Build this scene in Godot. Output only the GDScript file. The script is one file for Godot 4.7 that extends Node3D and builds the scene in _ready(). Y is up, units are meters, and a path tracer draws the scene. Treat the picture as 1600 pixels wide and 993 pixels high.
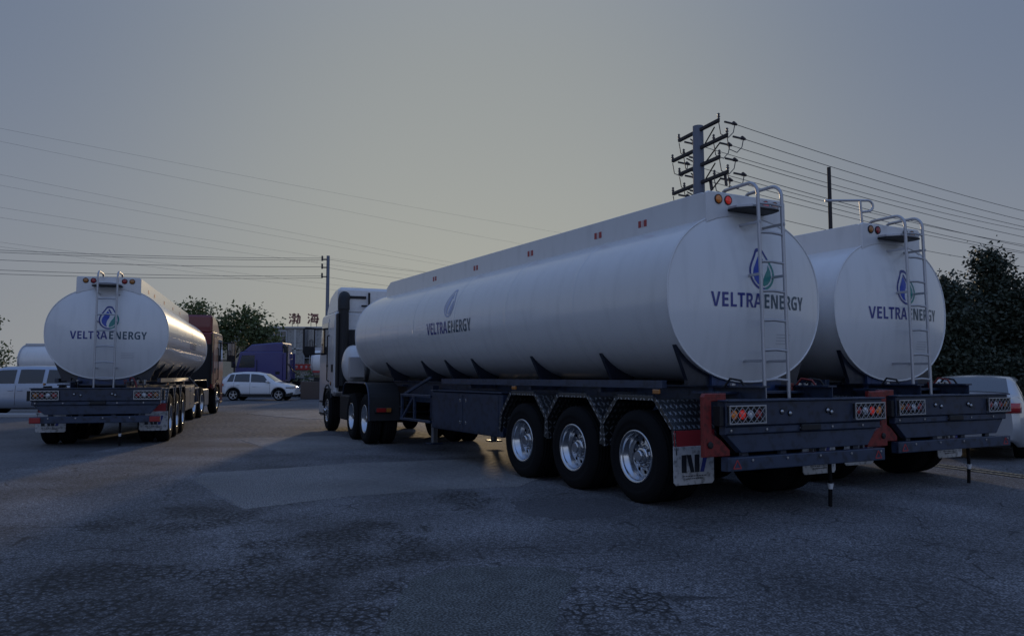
extends Node3D
# A yard at dusk: three road tankers, parked cars, a sign building, poles and wires.

var xf := Transform3D.IDENTITY
var rng := RandomNumberGenerator.new()
var M := {}
var taken := {}

# ---------------------------------------------------------------- helpers
func lin(r: float, g: float, b: float) -> Color:
	return Color(r, g, b).linear_to_srgb()

func mat(c: Color, rough := 0.6, metal := 0.0, coat := 0.0) -> StandardMaterial3D:
	var m := StandardMaterial3D.new()
	m.albedo_color = c.linear_to_srgb()
	m.roughness = rough
	m.metallic = metal
	if coat > 0.0:
		m.clearcoat_enabled = true
		m.clearcoat = coat
		m.clearcoat_roughness = 0.06
	return m

func new_st() -> SurfaceTool:
	var st := SurfaceTool.new()
	st.begin(Mesh.PRIMITIVE_TRIANGLES)
	st.set_smooth_group(-1)
	return st

func done(st: SurfaceTool) -> ArrayMesh:
	st.index()
	st.generate_normals()
	return st.commit()

func numbered(n: String) -> String:
	if not taken.has(n):
		taken[n] = 0
		return n
	taken[n] += 1
	return "%s_%03d" % [n, taken[n]]

func part(called: String, mesh: Mesh, m: Material, parent: Node, at := Transform3D.IDENTITY) -> MeshInstance3D:
	var o := MeshInstance3D.new()
	o.mesh = mesh
	o.material_override = m
	o.transform = at
	o.name = numbered(called) if parent == self else called
	parent.add_child(o, true)
	return o

func obj(called: String, st: SurfaceTool, m: Material, parent: Node) -> MeshInstance3D:
	return part(called, done(st), m, parent)

func tag(o: Node, label: String, category: String, group := "") -> void:
	o.set_meta("label", label)
	o.set_meta("category", category)
	if group:
		o.set_meta("group", group)

func thing(called: String, label: String, category: String, at := Vector3.ZERO, turn := 0.0, group := "") -> Node3D:
	var o := Node3D.new()
	o.name = numbered(called)
	add_child(o)
	o.position = at
	o.rotation_degrees.y = turn
	tag(o, label, category, group)
	return o

func copy_of(src: Node3D, label: String, at: Vector3, turn: float) -> Node3D:
	var o: Node3D = src.duplicate()
	o.name = numbered(String(src.name).rstrip("0123456789_"))
	add_child(o)
	o.position = at
	o.rotation_degrees.y = turn
	o.set_meta("label", label)
	return o

func sub(called: String, parent: Node, at := Transform3D.IDENTITY) -> Node3D:
	var o := Node3D.new()
	o.name = called
	o.transform = at
	parent.add_child(o, true)
	return o

func tri(st: SurfaceTool, a: Vector3, b: Vector3, c: Vector3, n: Vector3) -> void:
	if (a - c).cross(a - b).dot(n) < 0.0:
		var k := b
		b = c
		c = k
	st.add_vertex(xf * a)
	st.add_vertex(xf * b)
	st.add_vertex(xf * c)

func quad(st: SurfaceTool, a: Vector3, b: Vector3, c: Vector3, d: Vector3, n: Vector3) -> void:
	tri(st, a, b, c, n)
	tri(st, a, c, d, n)

# a box with chamfered edges
func box(st: SurfaceTool, c: Vector3, s: Vector3, ch := 0.0) -> void:
	st.set_smooth_group(-1)
	var h := s * 0.5
	ch = minf(ch, minf(h.x, minf(h.y, h.z)) * 0.9)
	if ch <= 0.0:
		for ax in 3:
			for sg in [-1.0, 1.0]:
				var n := Vector3.ZERO
				n[ax] = sg
				var p: Array[Vector3] = []
				for k in [[-1, -1], [1, -1], [1, 1], [-1, 1]]:
					var v := Vector3.ZERO
					v[ax] = sg * h[ax]
					v[(ax + 1) % 3] = k[0] * h[(ax + 1) % 3]
					v[(ax + 2) % 3] = k[1] * h[(ax + 2) % 3]
					p.append(c + v)
				quad(st, p[0], p[1], p[2], p[3], n)
		return
	for ax in 3:
		var b := (ax + 1) % 3
		var d := (ax + 2) % 3
		for sg in [-1.0, 1.0]:
			var n := Vector3.ZERO
			n[ax] = sg
			var p: Array[Vector3] = []
			for k in [[-1, -1], [1, -1], [1, 1], [-1, 1]]:
				var v := Vector3.ZERO
				v[ax] = sg * h[ax]
				v[b] = k[0] * (h[b] - ch)
				v[d] = k[1] * (h[d] - ch)
				p.append(c + v)
			quad(st, p[0], p[1], p[2], p[3], n)
		for s1 in [-1.0, 1.0]:
			for s2 in [-1.0, 1.0]:
				var n2 := Vector3.ZERO
				n2[b] = s1
				n2[d] = s2
				var q: Array[Vector3] = []
				for k in [[-1, 0], [1, 0], [1, 1], [-1, 1]]:
					var v := Vector3.ZERO
					v[ax] = k[0] * (h[ax] - ch)
					v[b] = s1 * (h[b] - (ch if k[1] == 1 else 0.0))
					v[d] = s2 * (h[d] - (0.0 if k[1] == 1 else ch))
					q.append(c + v)
				quad(st, q[0], q[1], q[2], q[3], n2)
	for sx in [-1.0, 1.0]:
		for sy in [-1.0, 1.0]:
			for sz in [-1.0, 1.0]:
				var sgn := Vector3(sx, sy, sz)
				tri(st, c + sgn * Vector3(h.x, h.y - ch, h.z - ch), c + sgn * Vector3(h.x - ch, h.y, h.z - ch), c + sgn * Vector3(h.x - ch, h.y - ch, h.z), sgn)

func bar(st: SurfaceTool, a: Vector3, b: Vector3, w: float, h: float, up := Vector3.UP) -> void:
	var keep := xf
	var z := (b - a).normalized()
	var x := up.cross(z).normalized()
	if x.length() < 0.5:
		x = Vector3.RIGHT
	var y := z.cross(x)
	xf = keep * Transform3D(Basis(x, y, z), (a + b) * 0.5)
	box(st, Vector3.ZERO, Vector3(w, h, a.distance_to(b)), minf(w, h) * 0.12)
	xf = keep

func tube(st: SurfaceTool, pts: Array, r: float, sides := 8, r_end := -1.0) -> void:
	if r_end < 0.0:
		r_end = r
	var rings := []
	var ref := Vector3.UP
	var d0: Vector3 = (pts[1] - pts[0]).normalized()
	if absf(d0.dot(ref)) > 0.9:
		ref = Vector3.RIGHT
	var x := ref.cross(d0).normalized()
	for i in pts.size():
		var d: Vector3
		if i == 0:
			d = pts[1] - pts[0]
		elif i == pts.size() - 1:
			d = pts[i] - pts[i - 1]
		else:
			d = (pts[i] - pts[i - 1]).normalized() + (pts[i + 1] - pts[i]).normalized()
		d = d.normalized()
		x = (x - d * x.dot(d)).normalized()
		var y := d.cross(x)
		var rr := lerpf(r, r_end, float(i) / (pts.size() - 1))
		var ring: Array[Vector3] = []
		for k in sides:
			var a := TAU * k / sides
			ring.append(pts[i] + (x * cos(a) + y * sin(a)) * rr)
		rings.append(ring)
	st.set_smooth_group(1)
	for i in pts.size() - 1:
		for k in sides:
			var k2 := (k + 1) % sides
			var n: Vector3 = rings[i][k] + rings[i][k2] - pts[i] * 2.0
			quad(st, rings[i][k], rings[i][k2], rings[i + 1][k2], rings[i + 1][k], n)
	st.set_smooth_group(-1)
	for e in [0, pts.size() - 1]:
		var n: Vector3 = (pts[0] - pts[1]) if e == 0 else (pts[e] - pts[e - 1])
		for k in range(1, sides - 1):
			tri(st, rings[e][0], rings[e][k], rings[e][k + 1], n)

# turns a profile of (radius, along) round the local x axis; hard[i] splits smoothing
func lathe(st: SurfaceTool, prof: Array, segs := 32, hard := false) -> void:
	for i in prof.size() - 1:
		var p: Vector2 = prof[i]
		var q: Vector2 = prof[i + 1]
		st.set_smooth_group(i + 2 if hard else 1)
		var dn := Vector2(-(q.y - p.y), (q.x - p.x))  # (radial, along) normal, left of the run
		for k in segs:
			var a := TAU * k / segs
			var b := TAU * (k + 1) / segs
			var ca := Vector3(0, cos(a), sin(a))
			var cb := Vector3(0, cos(b), sin(b))
			var X := Vector3.RIGHT
			var n := (ca + cb) * -dn.x * 0.5 - X * dn.y
			if q.x > 1e-5:
				tri(st, ca * p.x + X * p.y, ca * q.x + X * q.y, cb * q.x + X * q.y, n)
			if p.x > 1e-5:
				tri(st, ca * p.x + X * p.y, cb * q.x + X * q.y, cb * p.x + X * p.y, n)

# polygon (in plane given by ex, ey) pushed from d0 to d1 along ez, with optional bevel on the d1 and d0 faces
func prism(st: SurfaceTool, poly: PackedVector2Array, o: Vector3, ex: Vector3, ey: Vector3, ez: Vector3, d0: float, d1: float, bevel := 0.0) -> void:
	if Geometry2D.is_polygon_clockwise(poly):
		poly = poly.duplicate()
		poly.reverse()
	var n := poly.size()
	st.set_smooth_group(-1)
	var inner := poly
	if bevel > 0.0:
		inner = PackedVector2Array()
		for i in n:
			var a := (poly[i] - poly[(i + n - 1) % n]).normalized()
			var b := (poly[(i + 1) % n] - poly[i]).normalized()
			var na := Vector2(-a.y, a.x)
			var nb := Vector2(-b.y, b.x)
			var m := (na + nb)
			inner.append(poly[i] + m / maxf(0.4, 1.0 + na.dot(nb)) * bevel)
	var ids := Geometry2D.triangulate_polygon(inner)
	var at := func(p: Vector2, d: float) -> Vector3: return o + ex * p.x + ey * p.y + ez * d
	for k in range(0, ids.size(), 3):
		tri(st, at.call(inner[ids[k]], d1), at.call(inner[ids[k + 1]], d1), at.call(inner[ids[k + 2]], d1), ez)
		tri(st, at.call(inner[ids[k]], d0), at.call(inner[ids[k + 1]], d0), at.call(inner[ids[k + 2]], d0), -ez)
	for i in n:
		var j := (i + 1) % n
		var e := poly[j] - poly[i]
		var nn := ex * e.y - ey * e.x
		quad(st, at.call(poly[i], d0 + bevel), at.call(poly[j], d0 + bevel), at.call(poly[j], d1 - bevel), at.call(poly[i], d1 - bevel), nn)
		if bevel > 0.0:
			quad(st, at.call(poly[i], d1 - bevel), at.call(poly[j], d1 - bevel), at.call(inner[j], d1), at.call(inner[i], d1), nn + ez)
			quad(st, at.call(poly[i], d0 + bevel), at.call(poly[j], d0 + bevel), at.call(inner[j], d0), at.call(inner[i], d0), nn - ez)

func pv(a: Array) -> PackedVector2Array:
	var p := PackedVector2Array()
	for i in range(0, a.size(), 2):
		p.append(Vector2(a[i], a[i + 1]))
	return p

# flat triangles (2-D) cut small and laid on a surface by a function of (x, y, lift)
func laid(st: SurfaceTool, tris: PackedVector2Array, on: Callable, lift: float, most: float, n: Vector3) -> void:
	st.set_smooth_group(-1)
	var todo := tris
	while todo.size():
		var rest := PackedVector2Array()
		for k in range(0, todo.size(), 3):
			var a := todo[k]
			var b := todo[k + 1]
			var c := todo[k + 2]
			var ab := a.distance_to(b)
			var bc := b.distance_to(c)
			var ca := c.distance_to(a)
			var l := maxf(ab, maxf(bc, ca))
			if l <= most:
				tri(st, on.call(a, lift), on.call(b, lift), on.call(c, lift), n)
			elif l == ab:
				var m := (a + b) * 0.5
				rest.append_array([a, m, c, m, b, c])
			elif l == bc:
				var m := (b + c) * 0.5
				rest.append_array([a, b, m, a, m, c])
			else:
				var m := (c + a) * 0.5
				rest.append_array([a, b, m, m, b, c])
		todo = rest

func poly_tris(poly: PackedVector2Array) -> PackedVector2Array:
	var out := PackedVector2Array()
	for i in Geometry2D.triangulate_polygon(poly):
		out.append(poly[i])
	return out

# the outlines of bold capitals as triangles, one array for each letter, scaled to a width, the row centred on (0, 0)
func text_tris(words: String, width: float, cap := 0.0) -> Array:
	var f := SystemFont.new()
	f.font_names = PackedStringArray(["Droid Sans"])
	f.font_weight = 700
	var rows := []
	var lo := Vector2(1e9, 1e9)
	var hi := -lo
	for i in words.length():
		var t := TextMesh.new()
		t.font = f
		t.font_size = 96
		t.pixel_size = 0.01
		t.depth = 0.0
		t.curve_step = 2.0
		t.horizontal_alignment = HORIZONTAL_ALIGNMENT_LEFT
		t.text = words[i]
		var arr := t.surface_get_arrays(0)
		var v: PackedVector3Array = arr[Mesh.ARRAY_VERTEX]
		var idx = arr[Mesh.ARRAY_INDEX]
		var adv := f.get_string_size(words.left(i), HORIZONTAL_ALIGNMENT_LEFT, -1, 96).x * 0.01
		var row := PackedVector2Array()
		var count: int = idx.size() if idx != null else v.size()
		for k in count:
			var p: Vector3 = v[idx[k]] if idx != null else v[k]
			var q := Vector2(p.x + adv, p.y)
			row.append(q)
			lo = lo.min(q)
			hi = hi.max(q)
		rows.append(row)
	var sx := width / (hi.x - lo.x)
	var sy := cap / (hi.y - lo.y) if cap > 0.0 else sx
	var mid := (lo + hi) * 0.5
	for row in rows:
		for k in row.size():
			row[k] = (row[k] - mid) * Vector2(sx, sy)
	return rows

func noise_tex(freq: float, size: int, ramp: Array, kind := FastNoiseLite.TYPE_SIMPLEX_SMOOTH, oct := 4, sd := 1, normal := false, bump := 4.0) -> NoiseTexture2D:
	var n := FastNoiseLite.new()
	n.noise_type = kind
	n.frequency = freq
	n.fractal_octaves = oct
	n.seed = sd
	var t := NoiseTexture2D.new()
	t.width = size
	t.height = size
	t.seamless = true
	t.noise = n
	if normal:
		t.as_normal_map = true
		t.bump_strength = bump
	elif ramp.size():
		var g := Gradient.new()
		g.offsets = PackedFloat32Array(ramp.map(func(x): return x[0]))
		g.colors = PackedColorArray(ramp.map(func(x): return x[1]))
		t.color_ramp = g
	return t

func grey(v: float) -> Color:
	return Color(v, v, v)

# ---------------------------------------------------------------- camera, sky, sun
func sky_colour(az: float, el: float) -> Color:
	# blue dusk air: a broad cream glow round the low sun, darkest at right angles to it and brighter again opposite
	var s := sin(maxf(el, 0.0))
	var c := Vector3(0.228, 0.256, 0.303).lerp(Vector3(0.145, 0.187, 0.275), smoothstep(0.0, 0.42, s))
	c = c.lerp(Vector3(0.15, 0.245, 0.49), smoothstep(0.35, 0.95, s))
	var sun := Vector3(sin(deg_to_rad(-2.0)) * cos(deg_to_rad(14.5)), sin(deg_to_rad(14.5)), -cos(deg_to_rad(-2.0)) * cos(deg_to_rad(14.5)))
	var d := Vector3(sin(az) * cos(el), sin(el), -cos(az) * cos(el))
	var ang := rad_to_deg(acos(clampf(d.dot(sun), -1.0, 1.0)))
	c *= Vector3.ONE + Vector3(0.62, 0.68, 0.86) * smoothstep(75.0, 165.0, ang)
	c += Vector3(0.156, 0.136, 0.052) * exp(-pow(ang / 23.0, 2.8))
	c += Vector3(0.05, 0.028, -0.012) * exp(-pow(s / 0.12, 1.5)) * exp(-pow(ang / 60.0, 2.0))
	return Color(c.x, c.y, c.z)

func set_up() -> void:
	var cam := Camera3D.new()
	cam.name = "camera"
	cam.fov = 43.3
	cam.near = 0.1
	cam.far = 3000.0
	cam.position = Vector3(0, 1.45, 0)
	cam.rotation_degrees = Vector3(4.14, 0, 0)
	add_child(cam)
	cam.current = true
	var w := 512
	var im := Image.create(w, w / 2, false, Image.FORMAT_RGBF)
	for y in w / 2:
		for x in w:
			im.set_pixel(x, y, sky_colour(TAU * (x + 0.5) / w, PI * (0.5 - (y + 0.5) / (w / 2))))
	var pano := PanoramaSkyMaterial.new()
	pano.panorama = ImageTexture.create_from_image(im)
	var env := Environment.new()
	env.background_mode = Environment.BG_SKY
	env.sky = Sky.new()
	env.sky.sky_material = pano
	env.tonemap_mode = Environment.TONE_MAPPER_LINEAR
	env.tonemap_exposure = 1.0
	env.sdfgi_enabled = true
	env.ssao_enabled = true
	env.ssil_enabled = true
	var we := WorldEnvironment.new()
	we.name = "environment"
	we.environment = env
	add_child(we)
	var sun := DirectionalLight3D.new()
	sun.name = "sun"
	sun.light_energy = 0.24
	sun.light_color = Color(1.0, 0.88, 0.70)
	sun.light_angular_distance = 3.0
	sun.shadow_enabled = true
	sun.rotation_degrees = Vector3(-11.0, 180.0 + 3.0, 0)  # low, a little left of straight ahead
	add_child(sun)

# ---------------------------------------------------------------- materials
func tread_image() -> Image:
	# raised lozenges of tread plate, alternating direction
	var n := 128
	var im := Image.create(n, n, false, Image.FORMAT_L8)
	for y in n:
		for x in n:
			var v := 0.0
			for k in 5:
				var c: Vector2 = [Vector2(32, 32), Vector2(96, 96), Vector2(96, 32), Vector2(32, 96), Vector2(0, 0)][k]
				if k == 4:
					break
				var d := Vector2(x, y) - c
				var a := PI / 4 if k < 2 else -PI / 4
				d = d.rotated(a)
				var q := pow(absf(d.x) / 26.0, 2.0) + pow(absf(d.y) / 8.0, 2.0)
				v = maxf(v, clampf((1.2 - q) * 1.6, 0.0, 1.0))
			im.set_pixel(x, y, Color(v, v, v))
	return im

func make_materials() -> void:
	var smear := noise_tex(0.012, 512, [[0.0, grey(0.94)], [0.45, grey(0.99)], [1.0, grey(1.0)]], FastNoiseLite.TYPE_SIMPLEX_SMOOTH, 5, 3)
	var wave := noise_tex(0.006, 512, [], FastNoiseLite.TYPE_SIMPLEX_SMOOTH, 3, 8, true, 1.2)
	var white := mat(Color(0.78, 0.78, 0.78), 0.3, 0.0, 0.7)
	white.albedo_texture = smear
	white.uv1_triplanar = true
	white.clearcoat_roughness = 0.13
	white.uv1_scale = Vector3(0.8, 0.14, 0.5)
	white.normal_enabled = true
	white.normal_texture = wave
	white.normal_scale = 0.035
	M.white = white
	M.coaming = white.duplicate()
	M.coaming.albedo_color = lin(0.7, 0.7, 0.71)
	var grime := noise_tex(0.02, 512, [[0.0, grey(0.55)], [0.45, grey(0.95)], [1.0, grey(1.0)]], FastNoiseLite.TYPE_SIMPLEX_SMOOTH, 5, 12)
	M.navy = mat(Color(0.024, 0.038, 0.075), 0.45, 0.0, 0.2)
	M.navy.albedo_texture = grime
	M.navy.uv1_triplanar = true
	M.navy.uv1_scale = Vector3.ONE * 0.6
	M.navy_light = M.navy.duplicate()
	M.navy_light.albedo_color = lin(0.032, 0.05, 0.095)
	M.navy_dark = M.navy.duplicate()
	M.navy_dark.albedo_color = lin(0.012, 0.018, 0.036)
	M.blue_cross = M.navy.duplicate()
	M.blue_cross.albedo_color = lin(0.025, 0.055, 0.15)
	M.black = mat(Color(0.012, 0.012, 0.014), 0.6)
	M.rubber = mat(Color(0.010, 0.010, 0.011), 0.92)
	M.rubber.metallic_specular = 0.3
	M.rubber.normal_enabled = true
	M.rubber.normal_texture = noise_tex(0.08, 256, [], FastNoiseLite.TYPE_SIMPLEX_SMOOTH, 3, 5, true, 3.0)
	M.rubber.uv1_triplanar = true
	M.rubber.uv1_scale = Vector3.ONE * 4.0
	M.chrome = mat(Color(0.56, 0.58, 0.61), 0.17, 1.0)
	M.steel = mat(Color(0.45, 0.46, 0.48), 0.32, 0.9)
	M.galv = mat(Color(0.5, 0.5, 0.52), 0.45, 0.6)
	var tread_normal := tread_image()
	var worn_tops := Image.create(128, 128, false, Image.FORMAT_RGB8)
	for y in 128:
		for x in 128:
			worn_tops.set_pixel(x, y, grey(lerpf(0.45, 1.0, tread_normal.get_pixel(x, y).r)))
	tread_normal.convert(Image.FORMAT_RGBA8)
	tread_normal.bump_map_to_normal_map(6.0)
	var tt := ImageTexture.create_from_image(tread_normal)
	M.tread = mat(Color(0.50, 0.52, 0.55), 0.36, 0.8)
	M.tread.albedo_texture = ImageTexture.create_from_image(worn_tops)
	M.tread.normal_enabled = true
	M.tread.normal_texture = tt
	M.tread.normal_scale = 1.0
	M.tread.uv1_triplanar = true
	M.tread.uv1_scale = Vector3.ONE * 7.0
	M.tread_dark = M.tread.duplicate()  # the same plate in a dark navy tone, less metallic
	M.tread_dark.metallic = 0.2
	M.tread_dark.albedo_color = lin(0.05, 0.07, 0.12)
	M.red = mat(Color(0.23, 0.016, 0.014), 0.45, 0.0, 0.2)
	M.red.albedo_texture = grime
	M.red.uv1_triplanar = true
	M.red_tape = mat(Color(0.38, 0.035, 0.04), 0.4)
	M.tape_pale = mat(Color(0.6, 0.45, 0.45), 0.4)
	M.white_tape = mat(Color(0.7, 0.7, 0.7), 0.4)
	M.amber_lens = mat(Color(0.42, 0.16, 0.03), 0.2, 0.0, 0.8)
	M.red_lens = mat(Color(0.35, 0.02, 0.02), 0.2, 0.0, 0.8)
	M.clear_lens = mat(Color(0.6, 0.62, 0.65), 0.15, 0.3, 0.8)
	M.red_lit = mat(Color(0.5, 0.03, 0.02), 0.2, 0.0, 0.8)
	M.red_lit.emission_enabled = true
	M.red_lit.emission = Color(1.0, 0.22, 0.12)
	M.red_lit.emission_energy_multiplier = 0.13
	M.amber_lit = mat(Color(0.5, 0.2, 0.03), 0.2, 0.0, 0.8)
	M.amber_lit.emission_enabled = true
	M.amber_lit.emission = Color(1.0, 0.5, 0.15)
	M.amber_lit.emission_energy_multiplier = 0.04
	M.flap = mat(Color(0.62, 0.61, 0.6), 0.6)
	M.flap.albedo_texture = grime
	M.flap.uv1_triplanar = true
	M.ink_navy = mat(Color(0.015, 0.03, 0.23), 0.35, 0.0, 0.4)
	M.ink_blue = mat(Color(0.012, 0.06, 0.45), 0.35, 0.0, 0.4)
	M.ink_teal = mat(Color(0.008, 0.24, 0.22), 0.35, 0.0, 0.4)
	M.ink_green = mat(Color(0.008, 0.06, 0.11), 0.35, 0.0, 0.4)
	M.ink_pale = mat(Color(0.34, 0.40, 0.60), 0.35, 0.0, 0.4)
	M.ink_black = mat(Color(0.012, 0.014, 0.02), 0.5)
	M.ink_grey = mat(Color(0.5, 0.5, 0.52), 0.5)
	M.glass = mat(Color(0.02, 0.022, 0.025), 0.05, 0.0, 1.0)
	M.cab_white = mat(Color(0.72, 0.72, 0.72), 0.3, 0.0, 0.6)
	M.cab_white.albedo_texture = smear
	M.cab_white.uv1_triplanar = true
	M.cab_red = mat(Color(0.16, 0.011, 0.014), 0.3, 0.0, 0.6)
	M.cab_gold = mat(Color(0.52, 0.26, 0.15), 0.35, 0.0, 0.5)
	M.cab_blue = mat(Color(0.06, 0.055, 0.19), 0.4, 0.0, 0.4)
	M.car_white = mat(Color(0.74, 0.75, 0.77), 0.25, 0.0, 0.9)
	M.car_silver = mat(Color(0.5, 0.52, 0.55), 0.28, 0.35, 0.9)
	M.van_paint = mat(Color(0.40, 0.45, 0.54), 0.3, 0.3, 0.9)
	M.tail_lens = mat(Color(0.45, 0.02, 0.02), 0.15, 0.0, 0.9)
	M.wire = mat(Color(0.05, 0.055, 0.075), 0.6)
	M.pole = mat(Color(0.17, 0.19, 0.24), 0.7)
	M.pole_dark = mat(Color(0.04, 0.035, 0.035), 0.8)
	M.insul = mat(Color(0.05, 0.04, 0.045), 0.35)
	M.mirror = mat(Color(0.22, 0.23, 0.25), 0.08, 1.0)
	M.alloy = mat(Color(0.55, 0.56, 0.58), 0.3, 0.8)

# ---------------------------------------------------------------- wheels
# lies along local x, outer face towards +x; the outer face is at x = 0
func wheel_meshes(rad: float, wide: float, rim_r: float, dish: float) -> Dictionary:
	var d := {}
	var st := new_st()
	var w := wide
	# tyre: sidewall, shoulder, tread with grooves
	var prof := [Vector2(rim_r, -w + 0.02), Vector2(rim_r + 0.03, -w), Vector2(rad - 0.10, -w - 0.008), Vector2(rad - 0.025, -w + 0.025), Vector2(rad, -w + 0.05)]
	var grooves := 4
	for k in grooves:
		var c := lerpf(-w + 0.05, -0.05, (k + 0.5) / grooves)
		prof.append_array([Vector2(rad, c - 0.012), Vector2(rad - 0.014, c - 0.008), Vector2(rad - 0.014, c + 0.008), Vector2(rad, c + 0.012)])
	prof.append_array([Vector2(rad, -0.05), Vector2(rad - 0.025, -0.025), Vector2(rad - 0.05, -0.006), Vector2(rad - 0.10, 0.008), Vector2(rad - 0.13, 0.009), Vector2(rad - 0.135, 0.004), Vector2(rad - 0.17, 0.005), Vector2(rim_r + 0.03, 0.0), Vector2(rim_r, -0.02), Vector2(rim_r - 0.012, -0.05)])
	lathe(st, prof, 44)
	d.tyre = done(st)
	# rim: rolled lip, barrel, web with hand holes
	st = new_st()
	lathe(st, [Vector2(rim_r - 0.02, -0.04), Vector2(rim_r + 0.012, -0.018), Vector2(rim_r + 0.012, -0.006), Vector2(rim_r, 0.0), Vector2(rim_r - 0.016, -0.006), Vector2(rim_r - 0.026, -0.03), Vector2(rim_r - 0.03, -0.06), Vector2(rim_r - 0.052, -0.075), Vector2(rim_r - 0.058, -dish + 0.03), Vector2(rim_r - 0.075, -dish)], 44)
	var ro := rim_r - 0.075
	var ri := 0.135
	var holes := 10
	var hr := (ro - ri) * 0.27
	var hc := lerpf(ri, ro, 0.56)
	st.set_smooth_group(-1)
	for k in holes:
		var a0 := TAU * k / holes
		var a1 := TAU * (k + 1) / holes
		var am := (a0 + a1) * 0.5
		var outer: Array[Vector3] = []
		var inner: Array[Vector3] = []
		var edge: Array[Vector2] = []
		for j in 5:
			edge.append(Vector2(ro, lerpf(a0, a1, j / 4.0)))
		edge.append(Vector2(hc, a1))
		for j in 5:
			edge.append(Vector2(ri, lerpf(a1, a0, j / 4.0)))
		edge.append(Vector2(hc, a0))
		for e in edge:
			var ea: float = e.y
			var ep := Vector3(-dish + 0.02 * (ro - e.x) / (ro - ri), e.x * cos(ea), e.x * sin(ea))
			outer.append(ep)
			var cc := Vector3(-dish + 0.02 * (ro - hc) / (ro - ri), hc * cos(am), hc * sin(am))
			var dir := (ep - cc)
			dir.x = 0.0
			inner.append(cc + dir.normalized() * hr)
		for j in outer.size():
			var j2 := (j + 1) % outer.size()
			quad(st, outer[j], outer[j2], inner[j2], inner[j], Vector3.RIGHT)
			var back := Vector3(-0.02, 0, 0)
			quad(st, inner[j], inner[j2], inner[j2] + back, inner[j] + back, -(inner[j] - Vector3(inner[j].x, hc * cos(am), hc * sin(am))))
	lathe(st, [Vector2(ri, -dish + 0.02), Vector2(ri - 0.01, -dish + 0.021), Vector2(0.105, -dish + 0.021)], 32)
	d.rim = done(st)
	st = new_st()
	lathe(st, [Vector2(0.105, -dish), Vector2(0.105, -dish + 0.05), Vector2(0.095, -dish + 0.06), Vector2(0.075, -dish + 0.065), Vector2(0.072, -dish + 0.10), Vector2(0.06, -dish + 0.11), Vector2(0.0, -dish + 0.112)], 24, true)
	d.hub = done(st)
	st = new_st()
	for k in 10:
		var a := TAU * (k + 0.0) / 10
		var keep := xf
		xf = xf * Transform3D(Basis(), Vector3(0, 0.122 * cos(a), 0.122 * sin(a)))
		lathe(st, [Vector2(0.0135, -dish + 0.02), Vector2(0.0135, -dish + 0.055), Vector2(0.0, -dish + 0.058)], 6, true)
		xf = keep
	d.nuts = done(st)
	st = new_st()
	lathe(st, [Vector2(0.0, -w + 0.03), Vector2(rim_r - 0.03, -w + 0.03), Vector2(rim_r - 0.03, -dish - 0.05), Vector2(0.12, -dish - 0.045)], 24)
	d.back = done(st)
	return d

func add_wheel(d: Dictionary, parent: Node, at: Vector3, out_x: float, detail := true) -> Node3D:
	var b := Basis() if out_x > 0.0 else Basis(Vector3.UP, PI)
	var spin := Basis(Vector3.RIGHT, rng.randf() * TAU)
	var w := sub("wheel", parent, Transform3D(b * spin, at))
	part("tyre", d.tyre, M.rubber, w)
	if detail:
		part("rim", d.rim, M.chrome, w)
		part("hub", d.hub, M.chrome, w)
		part("lug_nuts", d.nuts, M.steel, w).set_meta("kind", "stuff")
	part("brake_drum", d.back, M.black, w)
	return w

# ---------------------------------------------------------------- tanker trailer
# local axes: x to the right, y up, z to the rear; the rear axle is at z = 0
const TA := 1.21
const TB := 0.99
const TY := 2.37
const TN := 2.2

func tank_pt(th: float, rho := 1.0) -> Vector2:
	var c := cos(th)
	var s := sin(th)
	return Vector2(TA * rho * signf(c) * pow(absf(c), 2.0 / TN), TY + TB * rho * signf(s) * pow(absf(s), 2.0 / TN))

func tank_half(y: float) -> float:
	return TA * pow(maxf(0.0, 1.0 - pow(absf(y - TY) / TB, TN)), 1.0 / TN)

func head_z(x: float, y: float) -> float:
	var q := pow(pow(absf(x) / TA, TN) + pow(absf(y - TY) / TB, TN), 2.0 / TN)
	return 0.56 + 0.2 * (1.0 - q)

func on_head(p: Vector2, lift: float) -> Vector3:
	return Vector3(p.x, p.y, head_z(p.x, p.y) + lift)

func on_left(p: Vector2, lift: float) -> Vector3:
	return Vector3(-tank_half(p.y) - lift, p.y, p.x)

func on_right(p: Vector2, lift: float) -> Vector3:
	return Vector3(tank_half(p.y) + lift, p.y, -p.x)

func shifted(t: PackedVector2Array, by: Vector2) -> PackedVector2Array:
	var o := PackedVector2Array()
	for p in t:
		o.append(p + by)
	return o

func drop_outline(k: float, n := 40) -> PackedVector2Array:
	# teardrop, height 1 at k = 1, standing on y = -0.5
	var p := PackedVector2Array()
	for i in n:
		var a := TAU * i / n - PI / 2
		var x := cos(a) * 0.40
		var y := sin(a)
		var yy := y * 0.42 - 0.08
		if y > 0.0:
			yy = -0.08 + y * 0.58
			x *= 1.0 - 0.62 * pow(y, 1.6) * (1.0 - pow(y, 6.0))
		p.append(Vector2(x, yy + 0.08) * k - Vector2(0, 0.08))
	return p

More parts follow.
